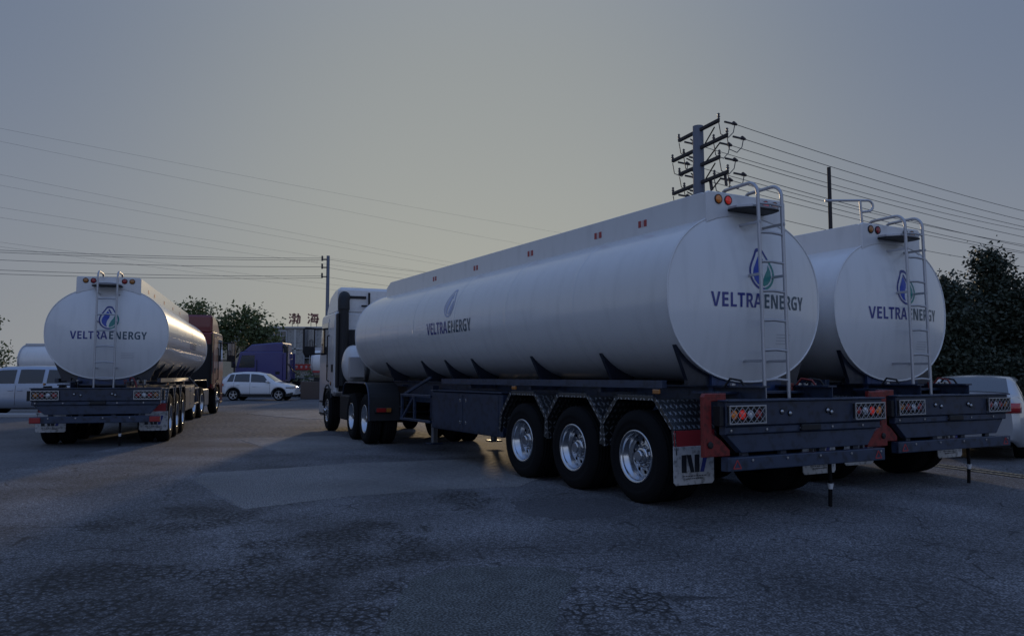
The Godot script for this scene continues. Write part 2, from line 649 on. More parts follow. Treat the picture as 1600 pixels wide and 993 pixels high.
func logo(parent: Node, at: Vector2, h: float, on: Callable, n: Vector3, pale := false) -> void:
	var outer := drop_outline(1.0)
	var inner := drop_outline(0.86)
	var ring_l := PackedVector2Array()
	var ring_r := PackedVector2Array()
	var cnt := outer.size()
	for i in cnt:
		var j := (i + 1) % cnt
		var t := [outer[i], outer[j], inner[j], outer[i], inner[j], inner[i]]
		if (outer[i].x + outer[j].x) < 0.12 or outer[i].y > 0.2:
			ring_l.append_array(t)
		else:
			ring_r.append_array(t)
	var leaf_l := pv([-0.06, 0.30, -0.15, 0.16, -0.25, 0.0, -0.285, -0.12, -0.25, -0.26, -0.16, -0.36, -0.06, -0.40, -0.10, -0.28, -0.07, -0.14, 0.0, -0.02, 0.035, 0.10, 0.0, 0.2])
	var leaf_r := pv([0.22, 0.10, 0.28, -0.04, 0.29, -0.16, 0.25, -0.27, 0.16, -0.36, 0.04, -0.41, 0.0, -0.39, 0.03, -0.24, 0.10, -0.12, 0.18, -0.02])
	var peak := pv([0.0, 0.38, 0.12, 0.16, 0.06, 0.14, 0.0, 0.25, -0.05, 0.33])
	var sets := [["logo_ring", ring_l, M.ink_navy], ["logo_ring", ring_r, M.ink_teal], ["logo_leaf", poly_tris(leaf_l), M.ink_blue], ["logo_leaf", poly_tris(leaf_r), M.ink_teal], ["logo_peak", poly_tris(peak), M.ink_navy]]
	for s in sets:
		var st := new_st()
		var t := PackedVector2Array()
		for p in s[1]:
			t.append(p * h + at)
		laid(st, t, on, 0.004, 0.06, n)
		obj(s[0], st, M.ink_pale if pale else s[2], parent)

func lettering(parent: Node, on: Callable, at: Vector2, w: float, cap: float, n: Vector3, gap := 0.03) -> void:
	var half := (w - gap) * 0.5
	for k in 2:
		var off := Vector2((gap * 0.5 + half * 0.5) * (-1.0 if k == 0 else 1.0), 0)
		for row in text_tris(["VELTRA", "ENERGY"][k], half * 0.99, cap):
			var st := new_st()
			laid(st, shifted(row, at + off), on, 0.004, 0.07, n)
			obj("letter", st, M.ink_navy if k == 0 else M.ink_green, parent)

func round_lamp(called: String, parent: Node, at: Vector3, r: float, m: Material, facing := Basis(Vector3.UP, -PI / 2)) -> void:
	# a domed lens in a dark bezel facing +z by default
	var st := new_st()
	xf = Transform3D(facing, at)
	lathe(st, [Vector2(r * 0.98, -0.01), Vector2(r * 0.96, 0.006), Vector2(r * 0.7, 0.016), Vector2(r * 0.35, 0.021), Vector2(0, 0.022)], 16)
	xf = Transform3D.IDENTITY
	var o := obj(called, st, m, parent)
	st = new_st()
	xf = Transform3D(facing, at)
	lathe(st, [Vector2(r * 1.14, -0.01), Vector2(r * 1.14, 0.006), Vector2(r * 1.05, 0.011), Vector2(r * 0.97, 0.006)], 16, true)
	xf = Transform3D.IDENTITY
	obj("bezel", st, M.black, o)

func build_trailer(label: String, at: Vector3, turn: float, group: String) -> Node3D:
	var T := thing("tanker_trailer", label, "tanker trailer", at, turn, group)
	var segs := 72
	var z0 := 0.56
	var z1 := -10.4
	# ---- tank shell with faint weld bands
	var st := new_st()
	st.set_smooth_group(1)
	var zs := [z0]
	var steps := 28
	for k in range(1, steps):
		zs.append(lerpf(z0, z1, float(k) / steps))
	zs.append(z1)
	for i in zs.size() - 1:
		for k in segs:
			var a := tank_pt(TAU * k / segs)
			var b := tank_pt(TAU * (k + 1) / segs)
			var n := Vector3(a.x + b.x, a.y + b.y - 2 * TY, 0)
			quad(st, Vector3(a.x, a.y, zs[i]), Vector3(b.x, b.y, zs[i]), Vector3(b.x, b.y, zs[i + 1]), Vector3(a.x, a.y, zs[i + 1]), n)
	var shell := obj("tank_shell", st, M.white, T)
	for zz in [-1.35, -3.2, -5.05, -6.9, -8.75]:
		st = new_st()
		st.set_smooth_group(1)
		var prof := [[0.0, -0.035], [0.0035, -0.02], [0.0035, 0.02], [0.0, 0.035]]
		for i in 3:
			for k in segs:
				var th0 := TAU * k / segs
				var th1 := TAU * (k + 1) / segs
				var f := func(th: float, pr: Array) -> Vector3:
					var p := tank_pt(th)
					var o := Vector2(p.x, p.y - TY).normalized() * float(pr[0] + 0.001)
					return Vector3(p.x + o.x, p.y + o.y, zz + pr[1])
				var n2 := Vector3(cos(th0), sin(th0), 0)
				quad(st, f.call(th0, prof[i]), f.call(th1, prof[i]), f.call(th1, prof[i + 1]), f.call(th0, prof[i + 1]), n2)
		obj("weld_band", st, M.white, shell)
	# ---- dished heads
	for e in 2:
		st = new_st()
		st.set_smooth_group(1)
		var rings := 14
		for r in rings:
			for k in segs:
				var f := func(rr: float, th: float) -> Vector3:
					var p := tank_pt(th, rr)
					var bulge := 0.2 * (1.0 - rr * rr)
					return Vector3(p.x, p.y, z0 + bulge if e == 0 else z1 - bulge * 2.0)
				var ra := float(r) / rings
				var rb := float(r + 1) / rings
				var n := Vector3(0, 0, 1.0 if e == 0 else -1.0)
				var ta := TAU * k / segs
				var tb := TAU * (k + 1) / segs
				if r == 0:
					tri(st, f.call(0.0, ta), f.call(rb, ta), f.call(rb, tb), n)
				else:
					quad(st, f.call(ra, ta), f.call(rb, ta), f.call(rb, tb), f.call(ra, tb), n)
		var head := obj("tank_head", st, M.white, T)
		st = new_st()
		var ring: Array = []
		for k in segs + 1:
			var p := tank_pt(TAU * k / segs + 0.01, 1.0)
			ring.append(Vector3(p.x, p.y, z0 if e == 0 else z1))
		tube(st, ring, 0.012, 6)
		obj("head_rim", st, M.white, head)
		if e == 0:
			lettering(head, on_head, Vector2(0.05, 2.315), 1.5, 0.165, Vector3(0, 0, 1))
			logo(head, Vector2(0.05, 2.69), 0.5, on_head, Vector3(0, 0, 1))
			# a small plate of faint print low on the right
			for k in 4:
				st = new_st()
				laid(st, poly_tris(pv([0.3, 1.93 - k * 0.035, 0.56 - 0.03 * (k % 2), 1.93 - k * 0.035, 0.56 - 0.03 * (k % 2), 1.938 - k * 0.035, 0.3, 1.938 - k * 0.035])), on_head, 0.004, 0.1, Vector3(0, 0, 1))
				obj("print_line", st, M.ink_grey, head)
	lettering(shell, on_left, Vector2(-5.3, 2.30), 1.85, 0.21, Vector3(-1, 0, 0))
	logo(shell, Vector2(-5.3, 2.72), 0.5, on_left, Vector3(-1, 0, 0), true)
	lettering(shell, on_right, Vector2(5.3, 2.30), 1.85, 0.21, Vector3(1, 0, 0))
	logo(shell, Vector2(5.3, 2.72), 0.5, on_right, Vector3(1, 0, 0), true)
	# ---- coaming box along the top
	for sd in [-1.0, 1.0]:
		st = new_st()
		prism(st, pv([0.545, 3.12, 0.545, 3.545, 0.5, 3.565, -9.7, 3.565, -9.95, 3.45, -9.95, 3.12]), Vector3(sd * 0.63, 0, 0), Vector3(0, 0, 1), Vector3.UP, Vector3(sd, 0, 0), -0.03, 0.0, 0.006)
		obj("coaming_side", st, M.coaming, T)
		for tz in [-0.59, -1.57, -3.42, -5.36, -7.2]:
			var tape := sub("reflective_tape", T)
			for k in 3:
				st = new_st()
				box(st, Vector3(sd * 0.632, 3.38, tz + (k - 1) * 0.058), Vector3(0.006, 0.085, 0.05), 0.001)
				obj("tape_block", st, M.red_tape if k != 1 else M.tape_pale, tape)
	st = new_st()
	var rear_plate := PackedVector2Array([Vector2(-0.635, 3.55), Vector2(-0.6, 3.575), Vector2(0.6, 3.575), Vector2(0.635, 3.55)])
	for k in 9:
		var xx := lerpf(0.635, -0.635, k / 8.0)
		rear_plate.append(Vector2(xx, TY + TB * pow(1.0 - pow(absf(xx) / TA, TN), 1.0 / TN) - 0.04))
	prism(st, rear_plate, Vector3.ZERO, Vector3.RIGHT, Vector3.UP, Vector3(0, 0, 1), 0.535, 0.585, 0.008)
	obj("coaming_rear", st, M.coaming, T)
	st = new_st()
	box(st, Vector3(0, 3.46, -4.7), Vector3(1.2, 0.03, 10.4), 0.0)
	obj("walkway", st, M.tread, T)
	for k in 4:
		st = new_st()
		xf = Transform3D(Basis(Vector3(0, 0, 1), PI / 2), Vector3(0, 3.47, -1.6 - k * 2.3))
		lathe(st, [Vector2(0.27, 0.0), Vector2(0.27, 0.05), Vector2(0.24, 0.07), Vector2(0.0, 0.075)], 24, true)
		xf = Transform3D.IDENTITY
		obj("manhole_cover", st, M.steel, T)
	for sx in [-0.455, -0.305, 0.305, 0.455]:
		round_lamp("marker_lamp_amber" if absf(sx) > 0.4 else "marker_lamp_red", T, Vector3(sx, 3.49, 0.59), 0.05, M.amber_lens if absf(sx) > 0.4 else M.red_lens)
	# ---- ladder
	var L := sub("ladder", T, Transform3D(Basis(), Vector3(0.03, 0, 0)))
	for sx in [-0.19, 0.19]:
		st = new_st()
		var pts := [Vector3(sx, 1.2, 0.95), Vector3(sx, 2.2, 0.935), Vector3(sx, 3.52, 0.91)]
		for k in 7:
			var a := PI * 0.5 * k / 6.0
			pts.append(Vector3(sx, 3.52 + 0.15 * sin(a), 0.76 + 0.15 * cos(a)))
		pts.append(Vector3(sx, 3.665, 0.50))
		for k in 6:
			var a := PI * 0.5 * (k + 1) / 6.0
			pts.append(Vector3(sx, 3.54 + 0.125 * cos(a), 0.42 - 0.10 * sin(a)))
		pts.append(Vector3(sx, 3.47, 0.315))
		tube(st, pts, 0.021, 10)
		obj("rail", st, M.galv, L)
	for k in 7:
		var y := 1.40 + k * 0.335
		st = new_st()
		tube(st, [Vector3(-0.19, y, 0.95 - (y - 1.2) * 0.0172), Vector3(0, y + 0.012, 0.95 - (y - 1.2) * 0.0172), Vector3(0.19, y, 0.95 - (y - 1.2) * 0.0172)], 0.016, 8)
		obj("rung", st, M.galv, L)
	for y in [1.62, 2.6, 3.2]:
		for sx in [-0.19, 0.19]:
			st = new_st()
			bar(st, Vector3(sx, y, 0.95), Vector3(sx, y, head_z(sx, y) - 0.01), 0.02, 0.03)
			obj("bracket", st, M.galv, L)
	st = new_st()
	prism(st, pv([-0.3, 0.56, -0.3, 0.72, -0.18, 0.85, 0.22, 0.85, 0.26, 0.72, 0.26, 0.56]), Vector3(0, 3.385, 0), Vector3.RIGHT, Vector3(0, 0, 1), Vector3.UP, 0.0, 0.03, 0.004)
	var plat := obj("step_platform", st, M.galv, T)
	st = new_st()
	prism(st, pv([-0.31, 0.57, -0.31, 0.73, -0.19, 0.862, 0.23, 0.862, 0.27, 0.73, 0.27, 0.57]), Vector3(0, 3.36, 0), Vector3.RIGHT, Vector3(0, 0, 1), Vector3.UP, 0.0, 0.025, 0.003)
	obj("rubber_edge", st, M.black, plat)
	# ---- chassis
	for sd in [-1.0, 1.0]:
		st = new_st()
		box(st, Vector3(sd * 0.52, 1.13, -4.2), Vector3(0.012, 0.40, 11.0))
		box(st, Vector3(sd * 0.52, 1.335, -4.2), Vector3(0.14, 0.02, 11.0))
		box(st, Vector3(sd * 0.52, 0.925, -4.2), Vector3(0.14, 0.02, 11.0))
		obj("chassis_beam", st, M.navy, T)
		st = new_st()
		prism(st, pv([0.97, 1.31, 1.05, 1.31, 1.05, 1.40, 0.97, 1.40]), Vector3.ZERO, Vector3(sd, 0, 0), Vector3.UP, Vector3(0, 0, 1), -5.9, 0.25, 0.006)
		obj("side_rail", st, M.navy_light, T)
		for tz in [0.46, -1.03, -2.8, -4.8, -5.9, -7.0, -8.95]:
			# saddle fin hugging the shell
			var poly := PackedVector2Array()
			var outer := PackedVector2Array()
			var tip := 1.80 if tz > 0.0 else 1.74
			for k in 10:
				var y := lerpf(tip, 1.44, k / 9.0)
				poly.append(Vector2(tank_half(y) - 0.01, y))
				outer.append(Vector2(tank_half(tip) + 0.01 - 0.17 * k / 9.0, lerpf(tip, 1.40, k / 9.0)))
			poly.append(Vector2(0.50, 1.345))
			poly.append(Vector2(outer[9].x, 1.345))
			outer.reverse()
			poly.append_array(outer)
			st = new_st()
			prism(st, poly, Vector3.ZERO, Vector3(sd, 0, 0), Vector3.UP, Vector3(0, 0, 1), tz - 0.03, tz + 0.03, 0.0)
			obj("saddle_fin", st, M.navy_dark, T)
		for tz in [-1.03, -2.8, -4.8]:
			st = new_st()
			box(st, Vector3(sd * 0.77, 1.28, tz), Vector3(0.48, 0.07, 0.06), 0.004)
			obj("outrigger", st, M.navy, T)
	for tz in [-0.65, -1.97, -3.8, -5.9, -8.9]:
		st = new_st()
		box(st, Vector3(0, 1.13, tz), Vector3(1.03, 0.3, 0.08))
		obj("crossmember", st, M.navy, T)
	# rear cross saddle in brighter blue under the head
	var cr := PackedVector2Array()
	for k in 13:
		var xx := lerpf(-0.55, 0.55, k / 12.0)
		cr.append(Vector2(xx, TY - TB * pow(1.0 - pow(absf(xx) / TA, TN), 1.0 / TN) + 0.01))
	cr.append_array([Vector2(0.55, 1.22), Vector2(-0.55, 1.22)])
	st = new_st()
	prism(st, cr, Vector3.ZERO, Vector3.RIGHT, Vector3.UP, Vector3(0, 0, 1), 0.47, 0.535, 0.004)
	obj("rear_saddle", st, M.blue_cross, T)
	st = new_st()
	box(st, Vector3(0, 1.265, 0.72), Vector3(1.7, 0.03, 0.38), 0.004)
	obj("rear_deck", st, M.navy, T)
	for k in 5:
		st = new_st()
		var vx: float = [0.42, 0.55, 0.66, 0.8, -0.5][k]
		xf = Transform3D(Basis(Vector3(0, 0, 1), PI / 2), Vector3(vx, 1.28, 0.8))
		lathe(st, [Vector2(0.025, 0.0), Vector2(0.025, 0.05), Vector2(0.034, 0.055), Vector2(0.034, 0.085), Vector2(0.0, 0.09)], 10, true)
		xf = Transform3D.IDENTITY
		obj("air_coupling", st, M.red if k == 0 else M.steel, T)
	# ---- running gear
	var wd := wheel_meshes(0.53, 0.285, 0.295, 0.15)
	for k in 3:
		var tz := -1.31 * k
		st = new_st()
		tube(st, [Vector3(-1.0, 0.53, tz), Vector3(1.0, 0.53, tz)], 0.065, 12)
		obj("axle", st, M.black, T)
		for sd in [-1.0, 1.0]:
			add_wheel(wd, T, Vector3(sd * 1.25, 0.53, tz), sd)
			add_wheel(wd, T, Vector3(sd * 0.92, 0.53, tz), sd, false)
			st = new_st()
			for j in 4:
				bar(st, Vector3(sd * 0.52, 0.68 + j * 0.022, tz - 0.5 + j * 0.08), Vector3(sd * 0.52, 0.68 + j * 0.022, tz + 0.5 - j * 0.08), 0.09, 0.02)
			box(st, Vector3(sd * 0.52, 0.82, tz), Vector3(0.1, 0.2, 0.12))
			obj("leaf_spring", st, M.black, T)
	# ---- tread-plate wings over the wheels
	for sd in [-1.0, 1.0]:
		var side := PackedVector2Array([Vector2(-0.34, 1.235), Vector2(2.62 + 0.42, 1.235)])
		var arch := [[-0.665, 0.60], [-0.63, 0.86], [-0.33, 1.175], [0.33, 1.175], [0.63, 0.86], [0.655, 0.62]]
		var low := PackedVector2Array()
		for k in 3:
			for a in arch:
				if k > 0 and a[0] < -0.64:
					continue
				low.append(Vector2(a[0] + 1.31 * k, a[1]))
		low.reverse()
		side.append_array(low)
		side.append(Vector2(-0.69, 0.60))
		side.append(Vector2(-0.69, 0.88))
		st = new_st()
		prism(st, side, Vector3(sd * 1.232, 0, 0), Vector3(0, 0, -1), Vector3.UP, Vector3(sd, 0, 0), -0.008, 0.0)
		var wing := obj("wing_side", st, M.tread_dark, T)
		for k in 3:
			for j in 5:
				var a := Vector2(arch[j][0] + 1.31 * k, arch[j][1])
				var b := Vector2(arch[j + 1][0] + 1.31 * k, arch[j + 1][1])
				st = new_st()
				var dn := (b - a).normalized()
				dn = Vector2(-dn.y, dn.x) * 0.055
				if dn.y < 0.0 and j == 2:
					dn = -dn
				prism(st, PackedVector2Array([a, b, b + dn, a + dn]), Vector3(sd * 1.232, 0, 0), Vector3(0, 0, -1), Vector3.UP, Vector3(sd, 0, 0), 0.0, 0.008 + 0.001 * j, 0.002)
				obj("arch_trim", st, M.tread, wing)
				st = new_st()
				var p := Vector3(sd * 1.224, a.y, -a.x)
				var q := Vector3(sd * 1.224, b.y, -b.x)
				var inn := Vector3(-sd * 0.62, 0, 0)
				var up := Vector3(0, dn.y, -dn.x).normalized() * 0.006
				quad(st, p, q, q + inn, p + inn, -up)
				quad(st, p + up, q + up, q + inn + up, p + inn + up, up)
				quad(st, p + inn, q + inn, q + inn + up, p + inn + up, inn)
				obj("wing_panel", st, M.tread, wing)
		for tx in [[-0.36, 0.0], [2.9, 0.0]]:
			st = new_st()
			box(st, Vector3(sd * 1.215, 1.275, -tx[0]), Vector3(0.03, 0.05, 0.11), 0.006)
			obj("side_marker_lamp", st, M.amber_lens, T)
		# rear face of the wing, red strip and mud flap
		st = new_st()
		box(st, Vector3(sd * 0.96, 0.765, 0.682), Vector3(0.57, 0.19, 0.012), 0.002)
		obj("red_reflector_strip", st, M.red_tape, T)
		st = new_st()
		prism(st, pv([-0.285, 0.69, -0.285, 0.31, -0.255, 0.28, 0.255, 0.28, 0.285, 0.31, 0.285, 0.69]), Vector3(sd * 0.985, 0, 0), Vector3.RIGHT, Vector3.UP, Vector3(0, 0, 1), 0.688, 0.702, 0.003)
		var flap := obj("mud_flap", st, M.flap, T)
		var fl := func(p: Vector2, lift: float) -> Vector3: return Vector3(sd * 0.985 + p.x, p.y, 0.7025 + lift)
		st = new_st()
		for bars in [[-0.18, -0.11, -0.18, -0.11], [-0.108, -0.045, -0.055, 0.0], [0.004, 0.072, 0.004, 0.072]]:
			laid(st, poly_tris(pv([bars[0], 0.60, bars[1], 0.60, bars[3], 0.41, bars[2], 0.41])), fl, 0.002, 0.3, Vector3(0, 0, 1))
		obj("flap_lettering", st, M.ink_black, flap).set_meta("kind", "stuff")
		st = new_st()
		laid(st, poly_tris(pv([0.135, 0.60, 0.195, 0.60, 0.135, 0.41, 0.078, 0.41])), fl, 0.002, 0.3, Vector3(0, 0, 1))
		obj("flap_lettering", st, M.ink_navy, flap)
		for k in 2:
			st = new_st()
			var wl: float = [0.17, 0.12][k]
			for j in 9:
				var a: float = -wl + j * wl * 2.0 / 9.0
				box(st, Vector3(sd * 0.985 + a + wl / 9.0, 0.373 - k * 0.028, 0.7035), Vector3(wl * 0.17, 0.009, 0.002))
			obj("flap_small_print", st, M.ink_black, flap).set_meta("kind", "stuff")
	# ---- rear bumper
	var B := sub("rear_bumper", T)
	st = new_st()
	prism(st, pv([-1.2, 0.945, 1.2, 0.945, 1.2, 1.19, -1.2, 1.19]), Vector3.ZERO, Vector3.RIGHT, Vector3.UP, Vector3(0, 0, 1), 1.30, 1.42, 0.008)
	obj("light_panel", st, M.navy, B)
	st = new_st()
	box(st, Vector3(0, 1.20, 1.30), Vector3(2.44, 0.018, 0.30), 0.003)
	obj("top_plate", st, M.navy_light, B)
	st = new_st()
	prism(st, pv([-1.19, 0.86, 1.19, 0.86, 1.19, 0.942, -1.19, 0.942]), Vector3.ZERO, Vector3.RIGHT, Vector3.UP, Vector3(0, 0, 1), 1.30, 1.40, 0.012)
	obj("fold_panel", st, M.navy_light, B)
	st = new_st()
	prism(st, pv([-1.16, 0.857, -0.95, 0.67, 1.0, 0.67, 1.16, 0.857]), Vector3.ZERO, Vector3.RIGHT, Vector3.UP, Vector3(0, 0, 1), 1.28, 1.37, 0.008)
	obj("lower_panel", st, M.navy_light, B)
	st = new_st()
	box(st, Vector3(0.02, 0.905, 1.408), Vector3(0.30, 0.07, 0.05), 0.01)
	obj("grab_handle", st, M.black, B)
	st = new_st()
	prism(st, pv([-1.2, 0.50, 1.2, 0.50, 1.2, 0.635, -1.2, 0.635]), Vector3.ZERO, Vector3.RIGHT, Vector3.UP, Vector3(0, 0, 1), 1.33, 1.44, 0.008)
	var stp := obj("underrun_bar", st, M.navy_light, B)
	for sx in [-0.85, -0.3, 0.3, 0.85]:
		st = new_st()
		box(st, Vector3(sx, 0.62, 1.30), Vector3(0.09, 0.26, 0.05), 0.004)
		obj("bar_hanger", st, M.navy, B)
	for sx in [-1.08, 1.08]:
		st = new_st()
		for k in 3:
			var a := TAU * k / 3 + PI / 2
			var b := TAU * (k + 1) / 3 + PI / 2
			bar(st, Vector3(sx + cos(a) * 0.06, 0.555 + sin(a) * 0.055, 1.442), Vector3(sx + cos(b) * 0.06, 0.555 + sin(b) * 0.055, 1.442), 0.004, 0.012)
		obj("warning_triangle", st, M.red_tape, stp)
	for sd in [-1.0, 1.0]:
		st = new_st()
		var cb := pv([-1.41, 0.64, -1.41, 1.24, -1.385, 1.275, -1.10, 1.275, -1.10, 1.205, -1.30, 1.19, -1.30, 0.88, -1.17, 0.80, -1.06, 0.70, -1.06, 0.64])
		prism(st, cb, Vector3.ZERO, Vector3(-sd * -1.0, 0, 0), Vector3.UP, Vector3(0, 0, 1), 1.27, 1.325, 0.008)
		var rb := obj("corner_bracket", st, M.red, B)
		st = new_st()
		xf = Transform3D(Basis(Vector3.UP, -PI / 2), Vector3(sd * -1.33, 0.76, 1.325))
		lathe(st, [Vector2(0.035, -0.01), Vector2(0.035, 0.012), Vector2(0.02, 0.02), Vector2(0.0, 0.02)], 12, true)
		xf = Transform3D.IDENTITY
		obj("bolt", st, M.black, rb)
		st = new_st()
		box(st, Vector3(sd * -1.245, 1.05, 1.36), Vector3(0.05, 0.2, 0.1), 0.004)
		obj("end_plate", st, M.black, B)
		# light cluster behind a wire guard
		var C := sub("light_cluster", B)
		var cx: float = sd * 0.94
		st = new_st()
		box(st, Vector3(cx, 1.06, 1.424), Vector3(0.48, 0.165, 0.012), 0.003)
		obj("backing", st, M.black, C)
		var mats := [M.amber_lens, M.red_lens, M.clear_lens, M.red_lens]
		for k in 4:
			round_lamp(["turn_lamp", "tail_lamp", "reverse_lamp", "fog_lamp"][k], C, Vector3(cx + sd * (0.17 - k * 0.113), 1.06, 1.436), 0.05, mats[k])
		st = new_st()
		for yy in [0.972, 1.148]:
			box(st, Vector3(cx, yy, 1.462), Vector3(0.51, 0.014, 0.014), 0.002)
		for xx in [-0.248, 0.248]:
			box(st, Vector3(cx + xx, 1.06, 1.4605), Vector3(0.014, 0.165, 0.014), 0.002)
			box(st, Vector3(cx + xx, 0.972, 1.44), Vector3(0.012, 0.012, 0.05))
			box(st, Vector3(cx + xx, 1.148, 1.44), Vector3(0.012, 0.012, 0.05))
		for k in 7:
			var x0 := -0.32 + k * 0.08
			for dd in [-1.0, 1.0]:
				var a := Vector2(x0, -0.083)
				var b := Vector2(x0 + 0.166, 0.083)
				a.x = a.x * dd
				b.x = b.x * dd
				var lo := Vector2(-0.245, -9)
				# clip to the frame
				if absf(a.x) > 0.245:
					var k2: float = (absf(a.x) - 0.245) / 0.166
					a = a.lerp(b, k2)
				if absf(b.x) > 0.245:
					var k3: float = (absf(b.x) - 0.245) / 0.166
					b = b.lerp(a, k3)
				if a.distance_to(b) > 0.03:
					bar(st, Vector3(cx + a.x, 1.06 + a.y, 1.462 + 0.003 * dd), Vector3(cx + b.x, 1.06 + b.y, 1.462 + 0.003 * dd), 0.006, 0.006, Vector3(0, 0, 1))
		obj("lamp_guard", st, M.steel, C)
	for k in 4:
		var px: float = [-0.42, -0.3, 0.28, 0.34][k]
		round_lamp("socket", B, Vector3(px, 1.08 - 0.02 * (k % 2), 1.422), 0.026, M.steel)
	for k in 10:
		var bx := -1.12 + k * 0.249
		st = new_st()
		xf = Transform3D(Basis(Vector3.UP, -PI / 2), Vector3(bx, 0.90 if k % 2 == 0 else 0.60, 1.40 if k % 2 == 0 else 1.44))
		lathe(st, [Vector2(0.014, -0.004), Vector2(0.014, 0.01), Vector2(0.0, 0.012)], 6, true)
		xf = Transform3D.IDENTITY
		obj("bolt", st, M.steel, B)
	for k in 3:
		st = new_st()
		var hx: float = [0.5, 0.64, -0.62][k]
		tube(st, [Vector3(hx, 1.33, 0.8), Vector3(hx + 0.03, 1.42, 0.86), Vector3(hx + 0.1, 1.40, 0.95), Vector3(hx + 0.16, 1.28, 1.0), Vector3(hx + 0.18, 1.2, 1.05)], 0.014, 7)
		obj("air_hose", st, M.red if k == 0 else M.black, T)
	# earthing strap hanging to the road
	st = new_st()
	tube(st, [Vector3(0.43, 0.62, 1.30), Vector3(0.432, 0.3, 1.31), Vector3(0.43, 0.02, 1.30)], 0.022, 8)
	var strap := obj("earthing_strap", st, M.rubber, T)
	st = new_st()
	xf = Transform3D(Basis(Vector3(0, 0, 1), PI / 2), Vector3(0.432, 0.24, 1.31))
	lathe(st, [Vector2(0.023, -0.03), Vector2(0.034, 0.03), Vector2(0.0, 0.03)], 10, true)
	xf = Transform3D.IDENTITY
	obj("strap_clip", st, M.white_tape, strap)
	# ---- side locker, guard frame, landing legs
	for sd in [-1.0, 1.0]:
		st = new_st()
		box(st, Vector3(sd * 0.96, 0.85, -4.6), Vector3(0.52, 0.66, 2.66), 0.02)
		var lock := obj("side_locker", st, M.navy, T)
		for k in 2:
			st = new_st()
			box(st, Vector3(sd * 1.223, 0.85, -3.98 - k * 1.26), Vector3(0.008, 0.58, 1.2), 0.003)
			var dr := obj("locker_door", st, M.navy, lock)
			for yy in [0.68, 1.04]:
				st = new_st()
				box(st, Vector3(sd * 1.232, yy, -4.5 - k * 0.22), Vector3(0.018, 0.055, 0.04), 0.006)
				obj("latch", st, M.chrome, dr)
		st = new_st()
		box(st, Vector3(sd * 0.96, 1.193, -4.6), Vector3(0.56, 0.012, 2.7), 0.003)
		obj("locker_lid", st, M.navy_light, lock)
		var G := sub("side_guard", T)
		var bars := [[Vector3(sd * 1.2, 1.08, -6.02), Vector3(sd * 1.2, 1.08, -7.5)], [Vector3(sd * 1.2, 0.62, -6.02), Vector3(sd * 1.2, 0.62, -7.5)], [Vector3(sd * 1.198, 0.6, -7.45), Vector3(sd * 1.198, 1.1, -7.45)], [Vector3(sd * 1.198, 0.6, -6.8), Vector3(sd * 1.198, 1.1, -6.8)], [Vector3(sd * 1.196, 0.65, -7.4), Vector3(sd * 1.196, 1.05, -6.85)], [Vector3(sd * 1.196, 1.1, -7.3), Vector3(sd * 0.99, 1.42, -6.5)]]
		for b in bars:
			st = new_st()
			bar(st, b[0], b[1], 0.05, 0.05)
			obj("guard_bar", st, M.navy_light, G)
		var leg := sub("landing_leg", T)
		st = new_st()
		box(st, Vector3(sd * 0.66, 0.93, -7.1), Vector3(0.14, 0.66, 0.14), 0.01)
		obj("outer_tube", st, M.navy, leg)
		st = new_st()
		box(st, Vector3(sd * 0.66, 0.4, -7.1), Vector3(0.1, 0.5, 0.1), 0.008)
		obj("inner_tube", st, M.steel, leg)
		st = new_st()
		box(st, Vector3(sd * 0.66, 0.14, -7.1), Vector3(0.26, 0.03, 0.26), 0.008)
		obj("foot", st, M.navy, leg)
	st = new_st()
	box(st, Vector3(0, 1.24, -9.6), Vector3(1.3, 0.05, 1.5), 0.01)
	obj("coupler_plate", st, M.navy, T)
	# discharge pipes under the tank
	for k in 4:
		st = new_st()
		tube(st, [Vector3(-0.2 + 0.13 * k, 1.45, -4.0 - k * 0.5), Vector3(-0.25 + 0.1 * k, 1.0, -4.0 - k * 0.5), Vector3(0.6, 0.95, -4.0 - k * 0.5)], 0.055, 10)
		obj("discharge_pipe", st, M.steel, T)
	return T

# ---------------------------------------------------------------- tractor unit
# local axes: x right, y up, z to the rear; the middle of the rear tandem is at z = 0
func side_plate(st: SurfaceTool, poly: PackedVector2Array, x: float, sd: float, thick: float, bev := 0.004) -> void:
	# polygon given as (forward, up), laid on the side at |x| and pushed outwards
	prism(st, poly, Vector3(sd * x, 0, 0), Vector3(0, 0, -1), Vector3.UP, Vector3(sd, 0, 0), 0.0, thick, bev)

func arc_pts(c: Vector2, r: float, a0: float, a1: float, n: int) -> PackedVector2Array:
	var p := PackedVector2Array()
	for k in n + 1:
		var a := deg_to_rad(lerpf(a0, a1, float(k) / n))
		p.append(c + Vector2(cos(a), sin(a)) * r)
	return p

